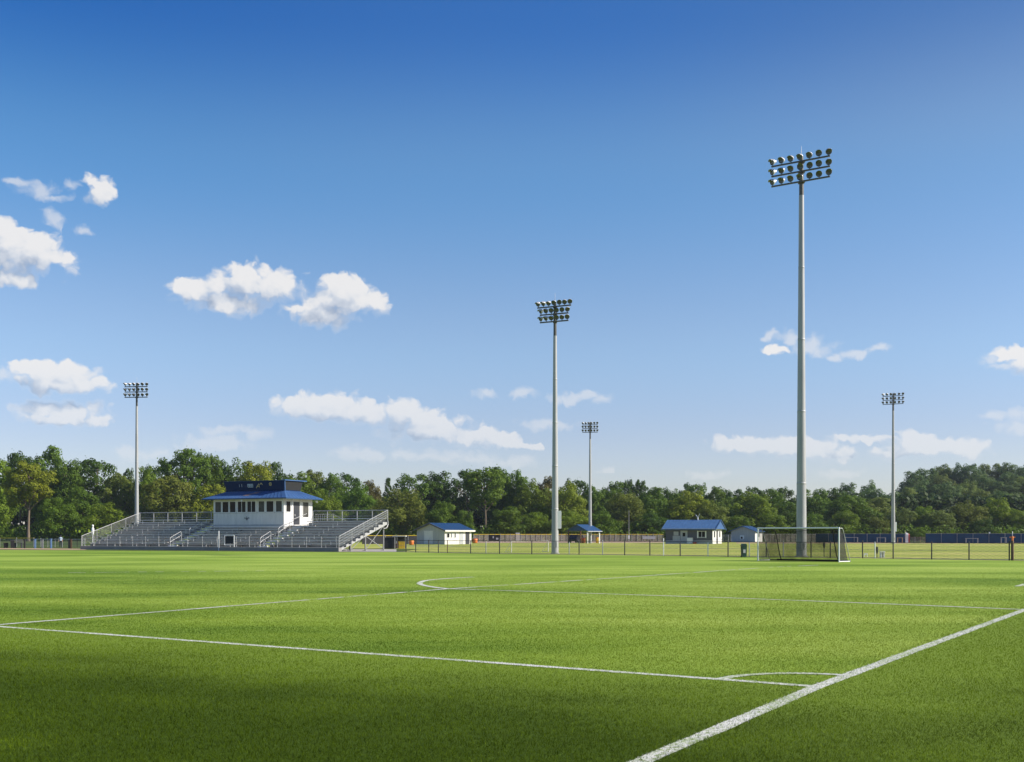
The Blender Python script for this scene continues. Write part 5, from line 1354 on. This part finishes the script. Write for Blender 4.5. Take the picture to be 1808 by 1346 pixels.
PROTO = {}
def proto(form, seed):
    key = (form, seed)
    if key in PROTO: return PROTO[key]
    Ls, zc, z0, fl = lobes_crown(form, seed*13+5)
    Cs, Ns, Ss, Ts = [], [], [], []
    ctr = np.array([0,0,zc-0.12])
    for (p, R_, tn, lp) in Ls:
        n = int(5600*R_**1.6)
        d = rng.normal(0,1,(n,3)); d /= np.linalg.norm(d, axis=1)[:,None]
        out = p-ctr; out = out/(np.linalg.norm(out)+1e-6)
        d = d[(d@out > -0.45)|(rng.random(n) < 0.25)]; n = len(d)
        rr = R_*(0.80+0.28*rng.random(n)**0.7)
        q = p+d*rr[:,None]*np.array([1,1,fl])
        if form == 'weep': q[:,2] -= np.abs(rng.normal(0,0.04,n))
        # leaf planes follow the clump and the limb they grow on
        big = q-lp; big /= np.linalg.norm(big, axis=1)[:,None]+1e-6
        Cs.append(q); Ns.append(d*0.6+big*0.7+np.array([0,0,0.25]))
        Ss.append(rng.uniform(0.020,0.044,n))
        Ts.append(np.clip(0.36+0.22*(tn-0.5)+rng.normal(0,0.07)+rng.normal(0,0.09,n),0,1))
    # sparse stray sprays outside the lobes
    n = 200
    d = rng.normal(0,1,(n,3)); d /= np.linalg.norm(d, axis=1)[:,None]
    sel = rng.integers(0,len(Ls),n)
    q = np.array([Ls[i][0]+d[j]*Ls[i][1]*rng.uniform(1.0,1.4) for j, i in enumerate(sel)])
    Cs.append(q); Ns.append(d); Ss.append(rng.uniform(0.018,0.034,n)); Ts.append(rng.uniform(0.3,0.9,n))
    # leaves within the crown, between the limbs
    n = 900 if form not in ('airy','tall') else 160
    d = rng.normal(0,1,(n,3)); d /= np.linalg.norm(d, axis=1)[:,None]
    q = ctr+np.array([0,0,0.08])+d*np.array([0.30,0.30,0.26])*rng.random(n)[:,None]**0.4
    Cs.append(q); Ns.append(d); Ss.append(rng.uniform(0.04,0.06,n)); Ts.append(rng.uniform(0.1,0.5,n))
    C = np.concatenate(Cs); V, F, T = leaf_cards(C, np.concatenate(Ns), np.concatenate(Ss), np.concatenate(Ts))
    V = V.reshape(-1,4,3); cz = V[:,:,2].mean(1, keepdims=True); V[:,:,2] = cz+(V[:,:,2]-cz)*0.62; V = V.reshape(-1,3)
    V[:,2] = np.maximum(V[:,2], 0.003)
    o = np_mesh('crown', V, F, [M['leaf']], attr=T)
    crown = o.data; bpy.data.objects.remove(o)
    # trunk with limbs (unit tree: 1 high, 1 wide)
    t = MB(); r0 = 0.028; pts = []
    bend = random.uniform(-0.03,0.03)
    topz = zc+0.18
    for j in range(7):
        s = j/6; pts.append((bend*math.sin(s*PI), bend*0.5*math.sin(s*2*PI), topz*s, r0*(1-0.72*s)*(1.35 if j == 0 else 1)))
    for a, c in zip(pts[:-1], pts[1:]): t.tube(a[:3], c[:3], a[3], c[3], 8, False)
    for q in random.sample(range(len(Ls)), min(16, len(Ls))):
        p, R_ = Ls[q][:2]
        zs = max(z0*0.9, min(topz*0.95, p[2]-0.18-0.1*random.random()))
        s = zs/topz; base = (bend*math.sin(s*PI), bend*0.5*math.sin(s*2*PI), zs)
        mid = tuple(base[i]*0.45+p[i]*0.55+(0.02 if i == 2 else random.uniform(-0.02,0.02)) for i in range(3))
        t.tube(base, mid, 0.011, 0.007, 5, False); t.tube(mid, tuple(p), 0.007, 0.003, 5, False)
    o = t.build('trunk', M['bark']); tr = o.data; bpy.data.objects.remove(o)
    PROTO[key] = (tr, crown)
    return PROTO[key]

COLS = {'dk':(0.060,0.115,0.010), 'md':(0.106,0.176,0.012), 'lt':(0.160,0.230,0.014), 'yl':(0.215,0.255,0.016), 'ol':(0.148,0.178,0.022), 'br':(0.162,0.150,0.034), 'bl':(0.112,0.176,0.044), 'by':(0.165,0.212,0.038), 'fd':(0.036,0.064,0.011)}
TREES = [
 # px, top row, width px, distance, form, colour, label
 (-8,803,80,232,'broad','lt','pale green tree cut by the left edge of the picture'),
 (36,789,62,252,'airy','dk','dark airy treetop behind the leftmost bright tree'),
 (50,812,84,206,'tall','yl','bright yellow green tree with bent pale trunk at far left'),
 (86,791,84,246,'broad','md','tall domed tree right of the bright tree at far left'),
 (118,803,66,240,'broad','md','rounded green tree left of the thin topped tree'),
 (172,802,88,250,'airy','dk','thin topped tree with sky showing through, left of the left floodlight'),
 (100,872,64,212,'shrub','md','bushy green tree low behind the person at the fence'),
 (145,862,70,222,'broad','md','mid green tree behind the white lantern post'),
 (190,880,66,210,'shrub','lt','low leafy tree behind the sloping left bleacher rail'),
 (212,833,64,242,'broad','ol','olive tree just left of the left floodlight pole'),
 (228,823,30,265,'airy','dk','small dark treetop touching the left floodlight pole'),
 (258,826,46,256,'broad','lt','light green treetop just right of the left floodlight pole'),
 (276,815,56,268,'broad','dk','dark tree behind the light green one by the left floodlight'),
 (296,838,96,214,'broad','ol','large olive green tree behind the left bleacher section'),
 (326,789,84,238,'tall','md','tallest tree over the bleachers, on a long bare brown trunk'),
 (362,793,52,246,'tall','md','narrow tall tree left of the press box'),
 (372,850,58,214,'broad','yl','yellow green tree touching the left end of the press box'),
 (392,812,56,262,'broad','dk','dark tree behind the narrow tall tree'),
 (415,811,84,252,'broad','md','domed green tree above the left half of the press box roof'),
 (452,817,82,244,'broad','yl','yellow green dome above the middle of the press box roof'),
 (486,812,58,268,'airy','dk','thin dark treetop above the right end of the press box'),
 (530,833,76,240,'broad','lt','light green tree rising behind the press box right end'),
 (556,828,54,258,'tall','ol','greyish tall tree right of the press box'),
 (585,838,56,250,'broad','md','mid green tree behind the back railing, right of the press box'),
 (612,833,60,264,'airy','dk','dark forked treetop over the right bleacher section'),
 (575,872,64,222,'shrub','lt','leafy low tree right behind the press box door'),
 (632,852,64,236,'broad','md','deep green tree behind the right bleacher section'),
 (655,850,44,270,'broad','br','brownish tree between the green ones over the right bleachers'),
 (685,843,36,272,'cone','dk','dark pointed conifer over the right end of the bleachers'),
 (706,856,92,213,'weep','ol','large drooping olive tree right of the bleachers'),
 (733,833,74,252,'airy','md','round thin tree behind the drooping olive tree'),
 (774,834,72,258,'broad','dk','dark dense tree above the white shed'),
 (781,877,56,206,'shrub','md','pointed mid green tree right behind the white shed'),
 (818,896,36,205,'shrub','md','small round tree at the right end of the white shed'),
 (826,826,56,256,'airy','dk','dark thin treetop left of the big trunked tree'),
 (856,820,80,232,'tall','md','big tree on a bare pale trunk right of the white shed'),
 (884,821,58,250,'broad','md','rounded tall tree behind the big trunked tree'),
 (911,828,48,246,'broad','md','upright tree halfway between the big trunk and the box pole'),
 (940,846,62,240,'broad','lt','light tree left of the floodlight pole with the box'),
 (966,843,50,256,'broad','br','brown tinged tree touching the floodlight pole with the box'),
 (898,892,64,211,'shrub','md','low bushy tree behind the brown far fence'),
 (945,898,54,213,'shrub','lt','low pale bush tree left of the box pole'),
 (1000,850,66,234,'broad','yl','yellow green tree right of the floodlight pole with the box'),
 (1017,841,58,262,'airy','dk','thin dark treetop left of the slim floodlight pole'),
 (1006,896,70,212,'shrub','lt','low leafy tree behind the blue canopy'),
 (1048,858,58,250,'broad','md','green tree right behind the slim floodlight pole'),
 (1060,900,56,214,'shrub','md','low bush right of the blue canopy'),
 (1083,852,56,254,'broad','md','mid green tree right of the slim floodlight pole'),
 (1102,866,76,224,'broad','ol','olive tree with thin limbs behind the thin white pole'),
 (1107,843,28,276,'tall','dk','left one of two tall thin heads above the wood'),
 (1129,845,30,276,'tall','dk','right one of two tall thin heads above the wood'),
 (1152,862,64,246,'broad','md','broad green tree left of the clubhouse'),
 (1171,856,36,270,'broad','dk','dark treetop above the left end of the clubhouse'),
 (1150,900,62,215,'shrub','dk','low dark bush tree beside the left end of the clubhouse'),
 (1196,864,44,258,'broad','md','mid green tree over the clubhouse roof, left part'),
 (1216,868,76,224,'broad','yl','yellow green tree rising behind the clubhouse roof'),
 (1212,850,28,278,'airy','dk','small dark head left of the thin topped tree over the clubhouse'),
 (1231,848,46,272,'airy','md','thin topped tree above the clubhouse gable'),
 (1258,884,60,220,'broad','ol','olive tree behind the clubhouse gable end'),
 (1262,861,56,256,'broad','md','green tree above and right of the clubhouse gable'),
 (1292,859,54,262,'broad','dk','dark tree above the small grey hut'),
 (1326,867,78,226,'broad','lt','light green tree behind the small grey hut'),
 (1330,857,46,272,'airy','dk','dark head above the light green tree by the grey hut'),
 (1302,908,46,210,'shrub','md','low bush tree between the clubhouse and the grey hut'),
 (1362,858,50,266,'broad','md','tree above the left post of the goal'),
 (1385,855,48,270,'airy','dk','dark tree touching the left side of the tallest pole'),
 (1380,874,66,232,'broad','md','broad tree above the goal, left of the tallest pole'),
 (1360,904,60,212,'shrub','lt','low pale bush tree above the goal crossbar, left half'),
 (1436,858,62,258,'broad','md','tree just right of the tallest pole'),
 (1470,860,50,270,'broad','dk','dark tree right of the tallest pole, behind others'),
 (1430,905,56,214,'shrub','md','low bush tree above the goal crossbar, right of the tallest pole'),
 (1497,854,48,305,'broad','bl','bluish treetop above the right post of the goal'),
 (1500,870,84,236,'broad','md','wide green tree behind the right post of the goal'),
 (1492,900,60,216,'shrub','lt','low pale tree with forked limbs right of the goal'),
 (1536,849,52,330,'broad','bl','bluish tree at the foot of the hill, left of the right floodlight'),
 (1545,880,84,240,'broad','by','dull green tree left of the right floodlight pole'),
 (1548,912,46,214,'shrub','ol','low olive bush left of the right floodlight pole'),
 (1574,868,60,300,'broad','bl','bluish tree directly behind the right floodlight pole'),
 (1592,896,56,222,'broad','by','dull green tree just right of the right floodlight pole'),
 (1612,833,48,392,'broad','bl','dark round tree standing alone on the left hill shoulder'),
 (1632,890,44,224,'broad','lt','light tree above the white and red flag'),
 (1656,900,58,218,'broad','by','dull bushy tree right of the flag, behind the blue fence'),
 (1710,884,66,226,'broad','ol','olive tree rising behind the middle of the right blue fence'),
 (1757,880,60,228,'broad','lt','light green tree above the white sign on the blue fence'),
 (1806,898,60,222,'broad','lt','light tree cut by the right edge of the picture'),
 (1735,915,44,212,'shrub','dk','dark bush right behind the white sign on the blue fence'),
 (1620,930,32,206,'shrub','lt','small bright shrub in the gap beside the flag'),
]
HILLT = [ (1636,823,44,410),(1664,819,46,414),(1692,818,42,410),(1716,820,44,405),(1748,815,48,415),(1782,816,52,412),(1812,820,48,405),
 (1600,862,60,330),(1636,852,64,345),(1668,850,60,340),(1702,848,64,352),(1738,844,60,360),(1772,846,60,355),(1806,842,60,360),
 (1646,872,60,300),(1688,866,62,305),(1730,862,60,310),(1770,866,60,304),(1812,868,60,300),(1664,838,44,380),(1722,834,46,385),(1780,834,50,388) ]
def place_tree(px, top, wd, Y, form, colr, label, group, seed, cat='tree'):
    if Y < 282: Y = 232+(Y-205)*0.72
    X = x_at(px, Y); zb = hill_z(X, Y) if Y > 289 else 0.0
    H = z_at(top, Y)-zb; Wm = wd/FPX*Y
    tr, cw = proto(form, seed)
    nm = {'shrub':'bush_tree','cone':'conifer'}.get(form, 'tree')
    o = empty(nm, (X, Y, zb-0.05), random.random()*2*PI, label, cat, group)
    s = Wm*1.10
    a = bpy.data.objects.new('trunk', tr); COL.objects.link(a); a.parent = o; a.scale = (s, s, H)
    c = bpy.data.objects.new('crown', cw); COL.objects.link(c); c.parent = o; c.scale = (s, s, H*1.0)
    base = COLS[colr]; v = random.uniform(0.9,1.12)
    c.color = (base[0]*v*random.uniform(0.94,1.06), base[1]*v, base[2]*v, 1)
    return o
SEEDS = {'broad':4,'airy':2,'tall':2,'shrub':3,'weep':1,'cone':1}
for i, (px, top, wd, Y, form, colr, label) in enumerate(TREES):
    place_tree(px, top, wd, Y, form, colr, label, 'trees along the edge of the fields', i % SEEDS[form])
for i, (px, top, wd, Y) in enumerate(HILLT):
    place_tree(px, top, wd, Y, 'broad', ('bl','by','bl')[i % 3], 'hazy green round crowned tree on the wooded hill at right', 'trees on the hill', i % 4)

# dense wood behind the front trees and undergrowth at their feet: nobody could count it
def foliage_band(name, x0, x1, y0, y1, zmax, n, size, lob, label, colr, zfun=None):
    nb = int((x1-x0)*(y1-y0)/lob**2*3.0)
    ctr = np.stack([rng.uniform(x0,x1,nb), rng.uniform(y0,y1,nb), rng.random(nb)**0.8*zmax], 1)
    rad = rng.uniform(0.5,1.0,nb)*lob
    sel = rng.integers(0, nb, n)
    d = rng.normal(0,1,(n,3)); d /= np.linalg.norm(d, axis=1)[:,None]
    C = ctr[sel]+d*rad[sel][:,None]*np.array([1,1,0.7])*rng.uniform(0.75,1.1,n)[:,None]
    C[:,2] = np.abs(C[:,2])
    if zfun: C[:,2] += np.array([zfun(a, b_) for a, b_ in C[:,:2]])
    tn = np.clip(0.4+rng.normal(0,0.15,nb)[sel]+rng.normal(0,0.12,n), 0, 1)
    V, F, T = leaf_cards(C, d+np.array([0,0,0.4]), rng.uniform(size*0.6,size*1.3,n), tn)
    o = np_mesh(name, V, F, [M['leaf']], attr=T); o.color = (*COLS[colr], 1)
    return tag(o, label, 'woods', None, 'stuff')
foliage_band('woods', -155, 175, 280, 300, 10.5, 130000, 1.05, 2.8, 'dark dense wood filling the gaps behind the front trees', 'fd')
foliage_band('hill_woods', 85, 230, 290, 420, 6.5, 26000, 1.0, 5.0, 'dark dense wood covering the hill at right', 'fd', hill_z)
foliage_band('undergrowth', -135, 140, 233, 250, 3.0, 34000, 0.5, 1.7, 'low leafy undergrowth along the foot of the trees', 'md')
foliage_band('brush', -70, -28, 176, 200, 2.2, 6000, 0.45, 1.6, 'bright low brush at the far left behind the fence', 'lt')

# ------------------------------------------------------------------ air
hb = MB(); hb.box(-900, 900, -60, 900, -1.0, 33.5)
hm_ = bpy.data.materials.new('haze'); hm_.use_nodes = True
n_ = hm_.node_tree.nodes; n_.remove(n_['Principled BSDF'])
pv = n_.new('ShaderNodeVolumePrincipled'); pv.inputs['Color'].default_value = (0.80,0.88,1.0,1); pv.inputs['Density'].default_value = 0.00011; pv.inputs['Anisotropy'].default_value = 0.2
hm_.node_tree.links.new(pv.outputs[0], n_['Material Output'].inputs['Volume'])
tag(hb.build('haze', hm_), 'thin summer haze over the fields', 'haze', None, 'stuff')
S.cycles.volume_bounces = 0
